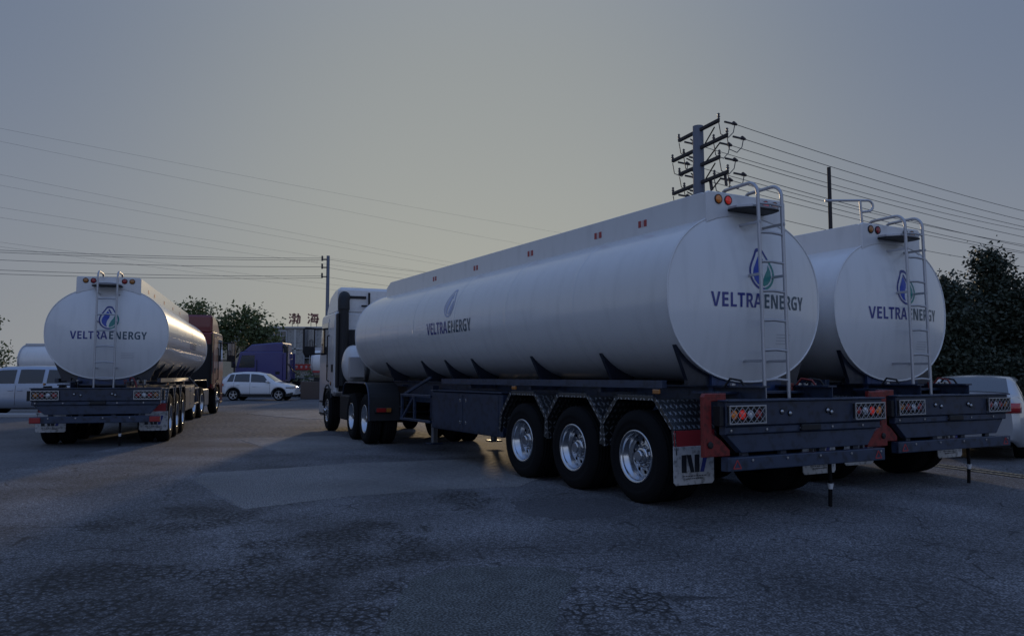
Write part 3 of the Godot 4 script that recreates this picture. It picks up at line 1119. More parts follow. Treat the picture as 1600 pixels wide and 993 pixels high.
func build_tractor(label: String, at: Vector3, turn: float, paint: Material, back: Material, cab_len := 2.3, gas := true, side: Material = null) -> Node3D:
	var group := ""
	if side == null:
		side = paint
	var T := thing("tractor_unit", label, "truck", at, turn, group)
	var st: SurfaceTool
	var fa := 3.975            # front axle
	var cf := fa + 1.35        # cab front
	var cr := cf - cab_len     # cab rear
	# chassis
	for sd in [-1.0, 1.0]:
		st = new_st()
		box(st, Vector3(sd * 0.42, 0.93, -(cf - 1.3) * 0.5 + 0.4), Vector3(0.08, 0.28, cf - 0.1), 0.006)
		obj("chassis_rail", st, M.black, T)
	for z in [0.9, -0.1, -1.6, -2.6]:
		st = new_st()
		box(st, Vector3(0, 0.93, z), Vector3(0.8, 0.18, 0.1))
		obj("crossmember", st, M.black, T)
	st = new_st()
	xf = Transform3D(Basis(Vector3(0, 0, 1), PI / 2), Vector3(0, 1.13, 0.0))
	lathe(st, [Vector2(0.48, 0.0), Vector2(0.48, 0.07), Vector2(0.42, 0.085), Vector2(0.0, 0.085)], 28, true)
	xf = Transform3D.IDENTITY
	obj("fifth_wheel", st, M.steel, T)
	# wheels
	var wd := wheel_meshes(0.53, 0.285, 0.295, 0.15)
	var wf := wheel_meshes(0.53, 0.29, 0.295, 0.03)
	for z in [0.675, -0.675]:
		st = new_st()
		tube(st, [Vector3(-1.0, 0.53, z), Vector3(1.0, 0.53, z)], 0.09, 10)
		obj("axle", st, M.black, T)
		for sd in [-1.0, 1.0]:
			add_wheel(wd, T, Vector3(sd * 1.25, 0.53, z), sd)
			add_wheel(wd, T, Vector3(sd * 0.92, 0.53, z), sd, false)
	st = new_st()
	tube(st, [Vector3(-0.95, 0.53, -fa), Vector3(0.95, 0.53, -fa)], 0.07, 10)
	obj("axle", st, M.black, T)
	for sd in [-1.0, 1.0]:
		add_wheel(wf, T, Vector3(sd * 1.22, 0.53, -fa), sd)
		# long tandem mudguard with a curved tail
		var out := PackedVector2Array([Vector2(1.55, 1.02), Vector2(1.4, 1.24), Vector2(1.2, 1.30)])
		out.append_array(arc_pts(Vector2(-0.80, 0.88), 0.42, 90, 175, 7))
		out.append(Vector2(-1.26, 0.52))
		var inn := PackedVector2Array()
		for p in out:
			inn.append(p + Vector2(0.012 if p.x < -0.8 else 0.0, -0.014))
		inn[0] = out[0] + Vector2(-0.015, -0.004)
		inn[-1] = out[-1] + Vector2(0.015, 0)
		inn.reverse()
		var poly := out.duplicate()
		poly.append_array(inn)
		st = new_st()
		prism(st, poly, Vector3.ZERO, Vector3(0, 0, -1), Vector3.UP, Vector3(sd, 0, 0), 0.62, 1.27)
		obj("mudguard", st, M.black, T)
		st = new_st()
		var edge := []
		for p in out:
			edge.append(Vector3(sd * 1.27, p.y, -p.x))
		tube(st, edge, 0.02, 6)
		obj("mudguard_lip", st, M.navy_light, T)
		st = new_st()
		box(st, Vector3(sd * 0.98, 0.74, 1.285), Vector3(0.36, 0.11, 0.05), 0.01)
		var hold := obj("tail_light_box", st, M.black, T)
		st = new_st()
		box(st, Vector3(sd * 1.03, 0.74, 1.315), Vector3(0.2, 0.085, 0.02), 0.006)
		obj("tail_lamp", st, M.red_lens, hold)
		st = new_st()
		box(st, Vector3(sd * 0.87, 0.74, 1.315), Vector3(0.1, 0.085, 0.02), 0.006)
		obj("turn_lamp", st, M.amber_lens, hold)
		# fuel or air tank between the axles
		st = new_st()
		prism(st, pv([1.45, 0.45, 1.45, 0.9, 1.5, 0.98, 2.55, 0.98, 2.6, 0.9, 2.6, 0.45, 2.55, 0.38, 1.5, 0.38]), Vector3(sd * 0.52, 0, 0), Vector3(0, 0, -1), Vector3.UP, Vector3(sd, 0, 0), 0.0, 0.62, 0.03)
		obj("fuel_tank", st, M.steel if not gas else M.black, T)
		# steps
		for k in 2:
			st = new_st()
			box(st, Vector3(sd * 1.1, 0.42 + 0.33 * k, -fa - 0.95), Vector3(0.24, 0.05, 0.5), 0.01)
			obj("step", st, M.black, T)
	# gas cylinder across the frame behind the cab
	if gas:
		st = new_st()
		xf = Transform3D(Basis(), Vector3(0, 1.74, -1.85))
		var gp := []
		for k in 8:
			var a := PI / 2 * k / 7.0
			gp.append(Vector2(0.46 * sin(a), -1.0 - 0.24 * cos(a)))
		for k in 8:
			var a := PI / 2 * k / 7.0
			gp.append(Vector2(0.46 * cos(a), 1.0 + 0.24 * sin(a)))
		lathe(st, gp, 36)
		xf = Transform3D.IDENTITY
		obj("gas_cylinder", st, M.cab_white, T)
		for sx in [-0.7, 0.7]:
			st = new_st()
			xf = Transform3D(Basis(), Vector3(sx, 1.74, -1.85))
			lathe(st, [Vector2(0.462, -0.04), Vector2(0.472, -0.04), Vector2(0.472, 0.04), Vector2(0.462, 0.04)], 36, true)
			xf = Transform3D.IDENTITY
			obj("cylinder_strap", st, M.steel, T)
		st = new_st()
		box(st, Vector3(0, 1.19, -1.85), Vector3(1.6, 0.2, 0.5), 0.01)
		obj("cylinder_cradle", st, M.black, T)
		st = new_st()
		box(st, Vector3(-1.0, 1.66, -1.32), Vector3(0.36, 0.5, 0.16), 0.015)
		obj("valve_cabinet", st, M.galv, T)
	# cab body: side profile with front wheel arch cut out
	var prof := PackedVector2Array([Vector2(cr, 1.02), Vector2(cr, 3.05), Vector2(cr + 0.06, 3.12), Vector2(cf - 0.42, 3.12), Vector2(cf - 0.3, 3.05), Vector2(cf - 0.02, 1.95), Vector2(cf, 1.8), Vector2(cf, 0.42), Vector2(cf - 0.06, 0.34), Vector2(fa + 0.75, 0.36)])
	prof.append_array(arc_pts(Vector2(fa, 0.55), 0.66, 15, 130, 8))
	prof.append(Vector2(fa - 0.62, 0.92))
	prof.append(Vector2(cr + 0.1, 0.98))
	st = new_st()
	prism(st, prof, Vector3.ZERO, Vector3(0, 0, -1), Vector3.UP, Vector3.RIGHT, -1.2, 1.2, 0.05)
	var cab := obj("cab", st, paint, T)
	# roof fairing
	st = new_st()
	prism(st, pv([cr + 0.02, 3.122, cr + 0.02, 3.68, cr + 0.1, 3.76, cr + 0.5, 3.76, cf - 1.1, 3.62, cf - 0.5, 3.124]), Vector3.ZERO, Vector3(0, 0, -1), Vector3.UP, Vector3.RIGHT, -1.12, 1.12, 0.07)
	obj("roof_fairing", st, paint, T)
	st = new_st()
	box(st, Vector3(0, 1.85, -cr + 0.012), Vector3(2.2, 1.6, 0.02), 0.006)
	obj("back_panel", st, back, T)
	st = new_st()
	box(st, Vector3(-0.62, 3.5, -cr + 0.0), Vector3(0.42, 0.07, 0.05), 0.01)
	obj("vent_slot", st, M.black, T)
	# windscreen
	st = new_st()
	var w0 := Vector3(0, 2.02, -(cf - 0.035))
	var w1 := Vector3(0, 2.98, -(cf - 0.275))
	var wn := Vector3(0, 0.25, -1).normalized() * 0.012
	quad(st, w0 + Vector3(-1.08, 0, 0) + wn, w0 + Vector3(1.08, 0, 0) + wn, w1 + Vector3(1.02, 0, 0) + wn, w1 + Vector3(-1.02, 0, 0) + wn, wn)
	obj("windscreen", st, M.glass, T)
	st = new_st()
	box(st, Vector3(0, 1.35, -cf - 0.012), Vector3(1.9, 0.75, 0.02), 0.008)
	obj("grille", st, M.black, T)
	for sd in [-1.0, 1.0]:
		# door with its window, handle, badge panel behind it
		st = new_st()
		side_plate(st, pv([cf - 1.45, 1.12, cf - 1.45, 2.98, cf - 0.4, 2.98, cf - 0.12, 1.95, cf - 0.12, 1.35, cf - 0.5, 1.12]), 1.2, sd, 0.012)
		var door := obj("door", st, side, T)
		st = new_st()
		side_plate(st, pv([cf - 1.36, 2.02, cf - 1.36, 2.88, cf - 0.48, 2.88, cf - 0.24, 2.02]), 1.209, sd, 0.01)
		obj("window", st, M.glass, door)
		st = new_st()
		box(st, Vector3(sd * 1.222, 1.72, -(cf - 1.3)), Vector3(0.02, 0.06, 0.18), 0.008)
		obj("door_handle", st, M.black, door)
		st = new_st()
		tube(st, [Vector3(sd * 1.2, 1.3, -(cf - 1.52)), Vector3(sd * 1.26, 1.34, -(cf - 1.52)), Vector3(sd * 1.26, 2.5, -(cf - 1.52)), Vector3(sd * 1.2, 2.54, -(cf - 1.52))], 0.018, 7)
		obj("grab_rail", st, M.black, T)
		round_lamp("side_marker_lamp", T, Vector3(sd * 1.212, 1.25, -(cr + 0.5)), 0.05, M.amber_lens, Basis() if sd > 0.0 else Basis(Vector3.UP, PI))
		st = new_st()
		side_plate(st, pv([cr + 0.2, 1.55, cr + 0.2, 1.75, cr + 0.5, 1.75, cr + 0.5, 1.55]), 1.207, sd, 0.006)
		obj("vent", st, M.black, T)
		if cab_len > 2.0:
			st = new_st()
			side_plate(st, pv([cr + 0.12, 1.12, cr + 0.12, 2.9, cf - 1.5, 2.9, cf - 1.5, 1.12]), 1.2, sd, 0.008)
			obj("sleeper_panel", st, side, T)
		st = new_st()
		side_plate(st, pv([cr + 0.1, 3.14, cr + 0.1, 3.62, cr + 0.5, 3.66, cf - 1.2, 3.54, cf - 0.75, 3.2, cf - 0.8, 3.14]), 1.112, sd, 0.02)
		obj("fairing_side", st, side, T)
		st = new_st()
		side_plate(st, pv([cr + 0.1, 1.0, cr + 0.1, 1.1, fa - 0.5, 1.1, fa - 0.55, 1.0]), 1.2, sd, 0.01)
		obj("skirt", st, side, T)
		# arch lip
		st = new_st()
		var lip := []
		for p in arc_pts(Vector2(fa, 0.55), 0.66, 8, 150, 12):
			lip.append(Vector3(sd * 1.2, p.y, -p.x))
		tube(st, lip, 0.03, 6)
		obj("arch_lip", st, M.black, T)
		# mirror on a bracket
		var mr := sub("mirror", T)
		st = new_st()
		prism(st, pv([-0.16, -0.38, 0.12, -0.40, 0.17, -0.3, 0.17, 0.36, 0.1, 0.41, -0.16, 0.39]), Vector3(sd * 1.5, 2.42, -cf + 0.02), Vector3(sd, 0, 0), Vector3.UP, Vector3(0, 0, 1), -0.12, 0.02, 0.02)
		obj("mirror_shell", st, M.black, mr)
		st = new_st()
		box(st, Vector3(sd * 1.505, 2.52, -cf + 0.041), Vector3(0.25, 0.48, 0.004))
		obj("mirror_glass", st, M.mirror, mr)
		for yy in [2.78, 2.08]:
			st = new_st()
			tube(st, [Vector3(sd * 1.15, yy, -cf + 0.2), Vector3(sd * 1.38, yy - 0.01, -cf - 0.04)], 0.025, 8)
			obj("mirror_arm", st, M.black, mr)
		st = new_st()
		box(st, Vector3(sd * 0.9, 0.78, -cf - 0.01), Vector3(0.5, 0.22, 0.03), 0.02)
		obj("headlamp", st, M.clear_lens, T)
		# cab side extender behind the door
		st = new_st()
		box(st, Vector3(sd * 1.17, 2.1, -cr + 0.12), Vector3(0.05, 1.9, 0.2), 0.01)
		obj("side_extender", st, back, T)
	# air intake stack, exhaust and deck gear at the left rear corner
	st = new_st()
	tube(st, [Vector3(-1.02, 1.2, -cr + 0.16), Vector3(-1.02, 3.2, -cr + 0.16)], 0.13, 14)
	tube(st, [Vector3(-1.02, 3.15, -cr + 0.16), Vector3(-1.02, 3.4, -cr + 0.14), Vector3(-0.98, 3.5, -cr + 0.02), Vector3(-0.95, 3.5, -cr - 0.12)], 0.15, 14)
	obj("intake_stack", st, M.black, T)
	st = new_st()
	tube(st, [Vector3(-0.35, 3.2, -cr + 0.1), Vector3(-0.35, 3.62, -cr + 0.1)], 0.03, 8)
	tube(st, [Vector3(-0.55, 3.27, -cr + 0.1), Vector3(-0.2, 3.27, -cr + 0.1)], 0.025, 8)
	obj("hose_mast", st, M.black, T)
	for k in 3:
		st = new_st()
		var hx := -0.3 + 0.2 * k
		tube(st, [Vector3(hx, 2.3, -cr + 0.08), Vector3(hx + 0.03, 1.7, -cr + 0.5), Vector3(hx, 1.5, -cr + 0.9)], 0.018, 6)
		obj("air_hose", st, M.black, T)
	return T

# ---------------------------------------------------------------- cars
func interp(tab: Array, x: float) -> float:
	if x <= tab[0][0]:
		return tab[0][1]
	for i in tab.size() - 1:
		if x <= tab[i + 1][0]:
			var f: float = (x - tab[i][0]) / (tab[i + 1][0] - tab[i][0])
			return lerpf(tab[i][1], tab[i + 1][1], f)
	return tab[-1][1]

# stations run from the tail (s = 0) to the nose (s = length); local z = -(s - length / 2)
func car_section(c: Dictionary, s: float) -> Array:
	var hw := interp(c.half, s)
	var bot := interp(c.bottom, s)
	for ax in c.axles:
		var d := absf(s - ax)
		if d < c.arch:
			bot = maxf(bot, c.wheel + sqrt(c.arch * c.arch - d * d))
	var belt := interp(c.belt, s)
	var top := interp(c.top, s)
	belt = minf(belt, top - 0.03)
	bot = minf(bot, belt - 0.06)
	var g := clampf((top - belt) / 0.5, 0.0, 1.0)
	var roof := hw - 0.07 - 0.17 * g - (1.0 - g) * 0.02
	var p: Array[Vector2] = []
	p.append(Vector2(hw - 0.12, bot))
	p.append(Vector2(hw - 0.015, bot + 0.015))
	p.append(Vector2(hw, lerpf(bot, belt, 0.4)))
	p.append(Vector2(hw - 0.012, lerpf(bot, belt, 0.8)))
	p.append(Vector2(hw - 0.045, belt))
	p.append(Vector2(lerpf(hw - 0.05, roof, 0.45), lerpf(belt, top, 0.45)))
	p.append(Vector2(roof, lerpf(belt, top, 0.88)))
	p.append(Vector2(roof - 0.09, top - 0.012))
	p.append(Vector2(roof * 0.45, top + 0.012))
	p.append(Vector2(0.0, top + 0.02))
	return p

func build_car(called: String, label: String, category: String, at: Vector3, turn: float, c: Dictionary) -> Node3D:
	var T := thing(called, label, category, at, turn)
	var L: float = c.length
	var n := 90
	var st := new_st()
	st.set_smooth_group(1)
	var secs := []
	for i in n + 1:
		secs.append(car_section(c, L * i / n))
	for i in n:
		var za := -(L * i / n - L / 2)
		var zb := -(L * (i + 1) / n - L / 2)
		for sd in [-1.0, 1.0]:
			for k in secs[i].size() - 1:
				var a: Vector2 = secs[i][k]
				var b: Vector2 = secs[i][k + 1]
				var d: Vector2 = secs[i + 1][k]
				var e: Vector2 = secs[i + 1][k + 1]
				var nn := Vector3(sd * (b.y - a.y), a.x - b.x, 0)
				quad(st, Vector3(sd * a.x, a.y, za), Vector3(sd * b.x, b.y, za), Vector3(sd * e.x, e.y, zb), Vector3(sd * d.x, d.y, zb), nn)
	st.set_smooth_group(-1)
	for e in [0, n]:
		var z: float = -(L * e / n - L / 2)
		for k in secs[e].size() - 1:
			var a: Vector2 = secs[e][k]
			var b: Vector2 = secs[e][k + 1]
			quad(st, Vector3(-a.x, a.y, z), Vector3(a.x, a.y, z), Vector3(b.x, b.y, z), Vector3(-b.x, b.y, z), Vector3(0, 0, 1.0 if e == 0 else -1.0))
	var body := obj("body", st, c.paint, T)
	# floor and wheel wells
	st = new_st()
	box(st, Vector3(0, 0.42, 0), Vector3(interp(c.half, L / 2) * 2 - 0.5, 0.4, L - 0.3))
	obj("underbody", st, M.black, T)
	# glass laid on the shell
	for sd in [-1.0, 1.0]:
		for w in c.windows:
			st = new_st()
			st.set_smooth_group(1)
			var nu := 8
			var nv := 4
			var f := func(u: float, v: float) -> Vector3:
				var s := lerpf(lerpf(w[0], w[1], u), lerpf(w[2], w[3], u), v)
				var sec := car_section(c, s)
				var vv := lerpf(0.10, 0.93, v)
				var p: Vector2
				if vv < 0.5:
					p = (sec[4] as Vector2).lerp(sec[5], vv * 2.0)
				else:
					p = (sec[5] as Vector2).lerp(sec[6], (vv - 0.5) * 2.0)
				return Vector3(sd * (p.x + 0.006), p.y + 0.002, -(s - L / 2))
			for i in nu:
				for j in nv:
					quad(st, f.call(float(i) / nu, float(j) / nv), f.call(float(i + 1) / nu, float(j) / nv), f.call(float(i + 1) / nu, float(j + 1) / nv), f.call(float(i) / nu, float(j + 1) / nv), Vector3(sd, 0.3, 0))
			obj("side_window", st, M.glass, T)
		for d in c.doors:
			st = new_st()
			var line := []
			for j in 7:
				var sec := car_section(c, d)
				var q: float = lerpf(0.1, 1.0, j / 6.0) * 3.0
				var i0 := mini(int(q), 2)
				var p: Vector2 = (sec[i0 + 1] as Vector2).lerp(sec[i0 + 2], q - i0)
				line.append(Vector3(sd * (p.x + 0.0), p.y, -(d - L / 2)))
			tube(st, line, 0.007, 5)
			obj("door_seam", st, M.black, body)
		for d in c.handles:
			st = new_st()
			var sec := car_section(c, d)
			box(st, Vector3(sd * ((sec[3] as Vector2).x + 0.012), (sec[3] as Vector2).y - 0.02, -(d - L / 2)), Vector3(0.03, 0.035, 0.2), 0.012)
			obj("door_handle", st, c.paint, T)
		var ms: float = c.mirror
		var sm := car_section(c, ms)
		st = new_st()
		prism(st, pv([-0.02, -0.07, 0.16, -0.05, 0.2, 0.02, 0.17, 0.09, 0.0, 0.08]), Vector3(sd * ((sm[4] as Vector2).x), (sm[4] as Vector2).y + 0.1, -(ms - L / 2)), Vector3(sd, 0, 0), Vector3.UP, Vector3(0, 0, -1), -0.07, 0.09, 0.03)
		obj("door_mirror", st, c.paint, T)
		for ax in c.axles:
			car_wheel(T, Vector3(sd * (interp(c.half, ax) - 0.02), c.wheel, -(ax - L / 2)), sd, c.wheel, c.spokes)
		if c.has("cladding"):
			for seg in [[0.08, c.axles[0] - c.arch - 0.0], [c.axles[0] + c.arch, c.axles[1] - c.arch], [c.axles[1] + c.arch, L - 0.08]]:
				st = new_st()
				var m0 := 8
				for i in m0:
					var sa := lerpf(seg[0], seg[1], float(i) / m0)
					var sb := lerpf(seg[0], seg[1], float(i + 1) / m0)
					var a := Vector3(sd * (interp(c.half, sa) + 0.008), interp(c.bottom, sa), -(sa - L / 2))
					var b := Vector3(sd * (interp(c.half, sb) + 0.008), interp(c.bottom, sb), -(sb - L / 2))
					quad(st, a, b, b + Vector3(0, 0.15, 0), a + Vector3(0, 0.15, 0), Vector3(sd, 0, 0))
					quad(st, a + Vector3(0, 0.15, 0), b + Vector3(0, 0.15, 0), b + Vector3(-sd * 0.03, 0.16, 0), a + Vector3(-sd * 0.03, 0.16, 0), Vector3.UP)
				obj("sill_cladding", st, M.black, T)
			for ax in c.axles:
				st = new_st()
				var lip := []
				for p in arc_pts(Vector2(ax, c.wheel), c.arch + 0.02, 5, 175, 16):
					lip.append(Vector3(sd * (interp(c.half, p.x) + 0.0), p.y, -(p.x - L / 2)))
				tube(st, lip, 0.035, 6)
				obj("arch_cladding", st, M.black, T)
	# lamps wrapped round the corners
	for lamp in c.lamps:
		for sd in [-1.0, 1.0]:
			st = new_st()
			st.set_smooth_group(1)
			var pts := []
			for k in 7:
				var s: float = lerpf(lamp[1], lamp[2], k / 6.0)
				pts.append(Vector3(sd * (interp(c.half, s) - 0.004), 0, -(s - L / 2)))
			var end: float = 0.0 if lamp[1] < L / 2 else L
			var ez := -(end - L / 2)
			var sgn := 1.0 if end == 0.0 else -1.0
			pts.insert(0 if end == 0.0 else 7, Vector3(sd * (interp(c.half, end) - lamp[5]), 0, ez))
			for k in pts.size() - 1:
				var o := Vector3(sd * 0.012, 0, sgn * 0.012)
				quad(st, pts[k] + o + Vector3(0, lamp[3], 0), pts[k + 1] + o + Vector3(0, lamp[3], 0), pts[k + 1] + o + Vector3(0, lamp[4], 0), pts[k] + o + Vector3(0, lamp[4], 0), Vector3(sd, 0, sgn))
				for yy in [lamp[3], lamp[4]]:
					quad(st, pts[k] + o + Vector3(0, yy, 0), pts[k + 1] + o + Vector3(0, yy, 0), pts[k + 1] - o + Vector3(0, yy, 0), pts[k] - o + Vector3(0, yy, 0), Vector3(0, 1 if yy == lamp[4] else -1, 0))
			obj(lamp[0], st, M.tail_lens if lamp[0] == "tail_lamp" else M.clear_lens, T)
	# front and rear screens laid on the shell
	for w in c.screens:
		st = new_st()
		st.set_smooth_group(1)
		var nu := 10
		var nv := 8
		var f := func(u: float, v: float) -> Vector3:
			var s := lerpf(w[1], w[2], v)
			var sec := car_section(c, s)
			var r: float = (sec[7] as Vector2).x * lerpf(w[3], w[4], v)
			var x := lerpf(-r, r, u)
			var y := lerpf((sec[9] as Vector2).y, (sec[7] as Vector2).y, pow(absf(x) / maxf((sec[7] as Vector2).x, 0.01), 2.0))
			var slope := interp(c.top, s + 0.02) - interp(c.top, s - 0.02)
			var nrm := Vector3(0, 0.04, slope).normalized()
			return Vector3(x, y, -(s - L / 2)) + nrm * 0.012
		for i in nu:
			for j in nv:
				quad(st, f.call(float(i) / nu, float(j) / nv), f.call(float(i + 1) / nu, float(j) / nv), f.call(float(i + 1) / nu, float(j + 1) / nv), f.call(float(i) / nu, float(j + 1) / nv), Vector3.UP)
		obj(w[0], st, M.glass, T)
	st = new_st()
	box(st, Vector3(0, 0.72, L / 2 + 0.008), Vector3(0.5, 0.13, 0.015), 0.003)
	obj("number_plate", st, M.flap, T)
	return T

func car_wheel(parent: Node, at: Vector3, sd: float, r: float, spokes: int) -> void:
	var key := "carwheel%.2f_%d" % [r, spokes]
	if not M.has(key):
		var st := new_st()
		var w := 0.22
		lathe(st, [Vector2(r * 0.66, -w), Vector2(r * 0.93, -w), Vector2(r, -w + 0.03), Vector2(r, -0.03), Vector2(r * 0.95, -0.004), Vector2(r * 0.8, 0.006), Vector2(r * 0.69, 0.0), Vector2(r * 0.66, -0.03)], 30)
		var ty := done(st)
		st = new_st()
		lathe(st, [Vector2(r * 0.64, -0.05), Vector2(r * 0.695, -0.005), Vector2(r * 0.68, 0.003), Vector2(r * 0.62, -0.02), Vector2(r * 0.6, -0.09)], 30)
		for k in spokes:
			var a := TAU * k / spokes
			for q in [-0.12, 0.12]:
				bar(st, Vector3(-0.025, cos(a) * 0.05, sin(a) * 0.05), Vector3(-0.02, cos(a + q) * r * 0.64, sin(a + q) * r * 0.64), 0.028, 0.024, Vector3.RIGHT)
		lathe(st, [Vector2(0.07, -0.06), Vector2(0.07, -0.012), Vector2(0.0, -0.006)], 16, true)
		var rm := done(st)
		st = new_st()
		lathe(st, [Vector2(0.0, -w), Vector2(r * 0.62, -w), Vector2(r * 0.62, -0.1), Vector2(0.0, -0.09)], 20)
		M[key] = [ty, rm, done(st)]
	var b := Basis() if sd > 0.0 else Basis(Vector3.UP, PI)
	var o := sub("wheel", parent, Transform3D(b, at))
	part("tyre", M[key][0], M.rubber, o)
	part("rim", M[key][1], M.alloy, o)
	part("brake", M[key][2], M.black, o)

func suv() -> Dictionary:
	return {"length": 4.45, "paint": M.car_white, "wheel": 0.34, "arch": 0.40, "axles": [0.92, 3.58], "spokes": 5,
		"half": [[0.0, 0.72], [0.12, 0.84], [0.5, 0.91], [2.2, 0.925], [3.7, 0.91], [4.2, 0.82], [4.4, 0.66], [4.45, 0.5]],
		"bottom": [[0.0, 0.42], [0.4, 0.25], [4.0, 0.24], [4.45, 0.36]],
		"belt": [[0.0, 1.02], [0.6, 1.06], [2.0, 1.03], [3.3, 1.0], [4.45, 0.7]],
		"top": [[0.0, 1.02], [0.06, 1.08], [0.14, 1.14], [0.52, 1.56], [0.75, 1.64], [1.5, 1.69], [2.2, 1.67], [2.7, 1.57], [3.36, 1.10], [3.6, 1.05], [4.1, 0.95], [4.35, 0.82], [4.45, 0.66]],
		"windows": [[0.5, 0.88, 0.68, 0.93], [0.93, 1.85, 0.98, 1.82], [1.93, 3.1, 1.90, 2.62]],
		"doors": [0.95, 1.89, 3.05], "handles": [1.2, 2.15], "mirror": 2.92, "cladding": true,
		"lamps": [["tail_lamp", 0.0, 0.35, 0.86, 1.0, 0.35], ["headlamp", 3.98, 4.4, 0.74, 0.86, 0.1]],
		"screens": [["rear_screen", 0.18, 0.5, 0.96, 0.9], ["windscreen", 3.28, 2.74, 0.95, 0.95]]}

func sedan() -> Dictionary:
	return {"length": 4.6, "paint": M.car_silver, "wheel": 0.32, "arch": 0.37, "axles": [0.95, 3.6], "spokes": 5,
		"half": [[0.0, 0.70], [0.1, 0.80], [0.5, 0.87], [2.2, 0.885], [3.8, 0.87], [4.3, 0.80], [4.5, 0.66], [4.6, 0.5]],
		"bottom": [[0.0, 0.36], [0.4, 0.22], [4.1, 0.2], [4.6, 0.32]],
		"belt": [[0.0, 0.94], [0.6, 0.99], [2.0, 0.95], [3.3, 0.92], [4.6, 0.62]],
		"top": [[0.0, 0.94], [0.05, 1.04], [0.15, 1.08], [0.62, 1.10], [0.75, 1.12], [1.35, 1.40], [1.7, 1.445], [2.2, 1.45], [2.7, 1.38], [3.45, 1.0], [3.7, 0.96], [4.3, 0.82], [4.5, 0.7], [4.6, 0.58]],
		"windows": [[0.98, 1.62, 1.32, 1.62], [1.70, 2.3, 1.70, 2.3], [2.36, 3.2, 2.36, 2.72]],
		"doors": [1.2, 2.33, 3.1], "handles": [1.5, 2.55], "mirror": 2.98,
		"lamps": [["tail_lamp", 0.0, 0.2, 0.82, 0.99, 0.16], ["headlamp", 4.1, 4.55, 0.62, 0.74, 0.1]],
		"screens": [["rear_screen", 0.80, 1.36, 0.93, 0.93], ["windscreen", 3.36, 2.74, 0.94, 0.94]]}

func van() -> Dictionary:
	return {"length": 4.6, "paint": M.van_paint, "wheel": 0.31, "arch": 0.36, "axles": [0.95, 3.75], "spokes": 8,
		"half": [[0.0, 0.74], [0.12, 0.80], [0.5, 0.83], [3.8, 0.83], [4.3, 0.78], [4.55, 0.68], [4.6, 0.6]],
		"bottom": [[0.0, 0.34], [0.4, 0.26], [4.2, 0.26], [4.6, 0.34]],
		"belt": [[0.0, 1.10], [0.6, 1.12], [3.4, 1.10], [4.6, 0.85]],
		"top": [[0.0, 1.10], [0.05, 1.5], [0.2, 1.70], [0.6, 1.79], [2.0, 1.82], [3.0, 1.79], [3.35, 1.70], [4.0, 1.16], [4.3, 1.04], [4.55, 0.9], [4.6, 0.8]],
		"windows": [[0.25, 1.25, 0.3, 1.25], [1.4, 2.3, 1.4, 2.3], [2.44, 3.75, 2.44, 3.3]],
		"doors": [1.32, 2.37, 3.6], "handles": [2.2, 2.55], "mirror": 3.55,
		"lamps": [["tail_lamp", 0.0, 0.16, 0.8, 1.08, 0.1], ["headlamp", 4.2, 4.56, 0.72, 0.88, 0.1]],
		"screens": [["windscreen", 3.95, 3.38, 0.95, 0.95]]}

# ---------------------------------------------------------------- ground
const GX0 := -8.0
const GZ0 := -19.0
const GS := 16.0
const GN := 1792

func stamp(buf: PackedByteArray, pts: Array, r: float, gain: float, wob: float, sd: int) -> void:
	# multiply the tone along a wandering line on the ground, metres
	var nz := FastNoiseLite.new()
	nz.seed = sd
	nz.frequency = 1.3
	var px := GN / GS
	for i in pts.size() - 1:
		var a: Vector2 = pts[i]
		var b: Vector2 = pts[i + 1]
		var steps := int(a.distance_to(b) * px) + 1
		var side := (b - a).orthogonal().normalized()
		for k in steps:
			var p := a.lerp(b, float(k) / steps)
			p += side * wob * (nz.get_noise_2d(p.x * 2.0, p.y * 2.0) + 0.5 * nz.get_noise_2d(p.x * 9.0, p.y * 9.0))
			var rr := r * px * (0.7 + 0.9 * absf(nz.get_noise_2d(p.x * 6.0 + 40.0, p.y * 6.0)))
			var strength := clampf(0.7 + 1.2 * nz.get_noise_2d(p.x * 3.0, p.y * 3.0 + 80.0), 0.0, 1.0)
			var cx := int((p.x - GX0) * px)
			var cy := int((p.y - GZ0) * px)
			var ri := int(ceil(rr))
			for yy in range(maxi(cy - ri, 0), mini(cy + ri + 1, GN)):
				for xx in range(maxi(cx - ri, 0), mini(cx + ri + 1, GN)):
					var d := Vector2(xx - cx, yy - cy).length()
					if d <= rr:
						var at := yy * GN + xx
						var aim := clampf(buf[at] * lerpf(1.0, gain, strength * 0.35), 8.0, 250.0)
						buf[at] = int(aim)

func blob(p: Vector2, c: Vector2, r: Vector2) -> float:
	var d := ((p - c) / r).length()
	return clampf((1.25 - d) / 0.5, 0.0, 1.0)

func noise_bytes(freq: float, sd: int, kind: int, ret := FastNoiseLite.RETURN_DISTANCE, oct := 4) -> PackedByteArray:
	var n := FastNoiseLite.new()
	n.noise_type = kind
	n.frequency = freq
	n.seed = sd
	n.fractal_octaves = oct
	if kind == FastNoiseLite.TYPE_CELLULAR:
		n.fractal_type = FastNoiseLite.FRACTAL_NONE
		n.cellular_return_type = ret
		n.cellular_jitter = 0.9
		n.domain_warp_enabled = true
		n.domain_warp_amplitude = 6.0
		n.domain_warp_frequency = 0.03
	return n.get_image(GN, GN).get_data()

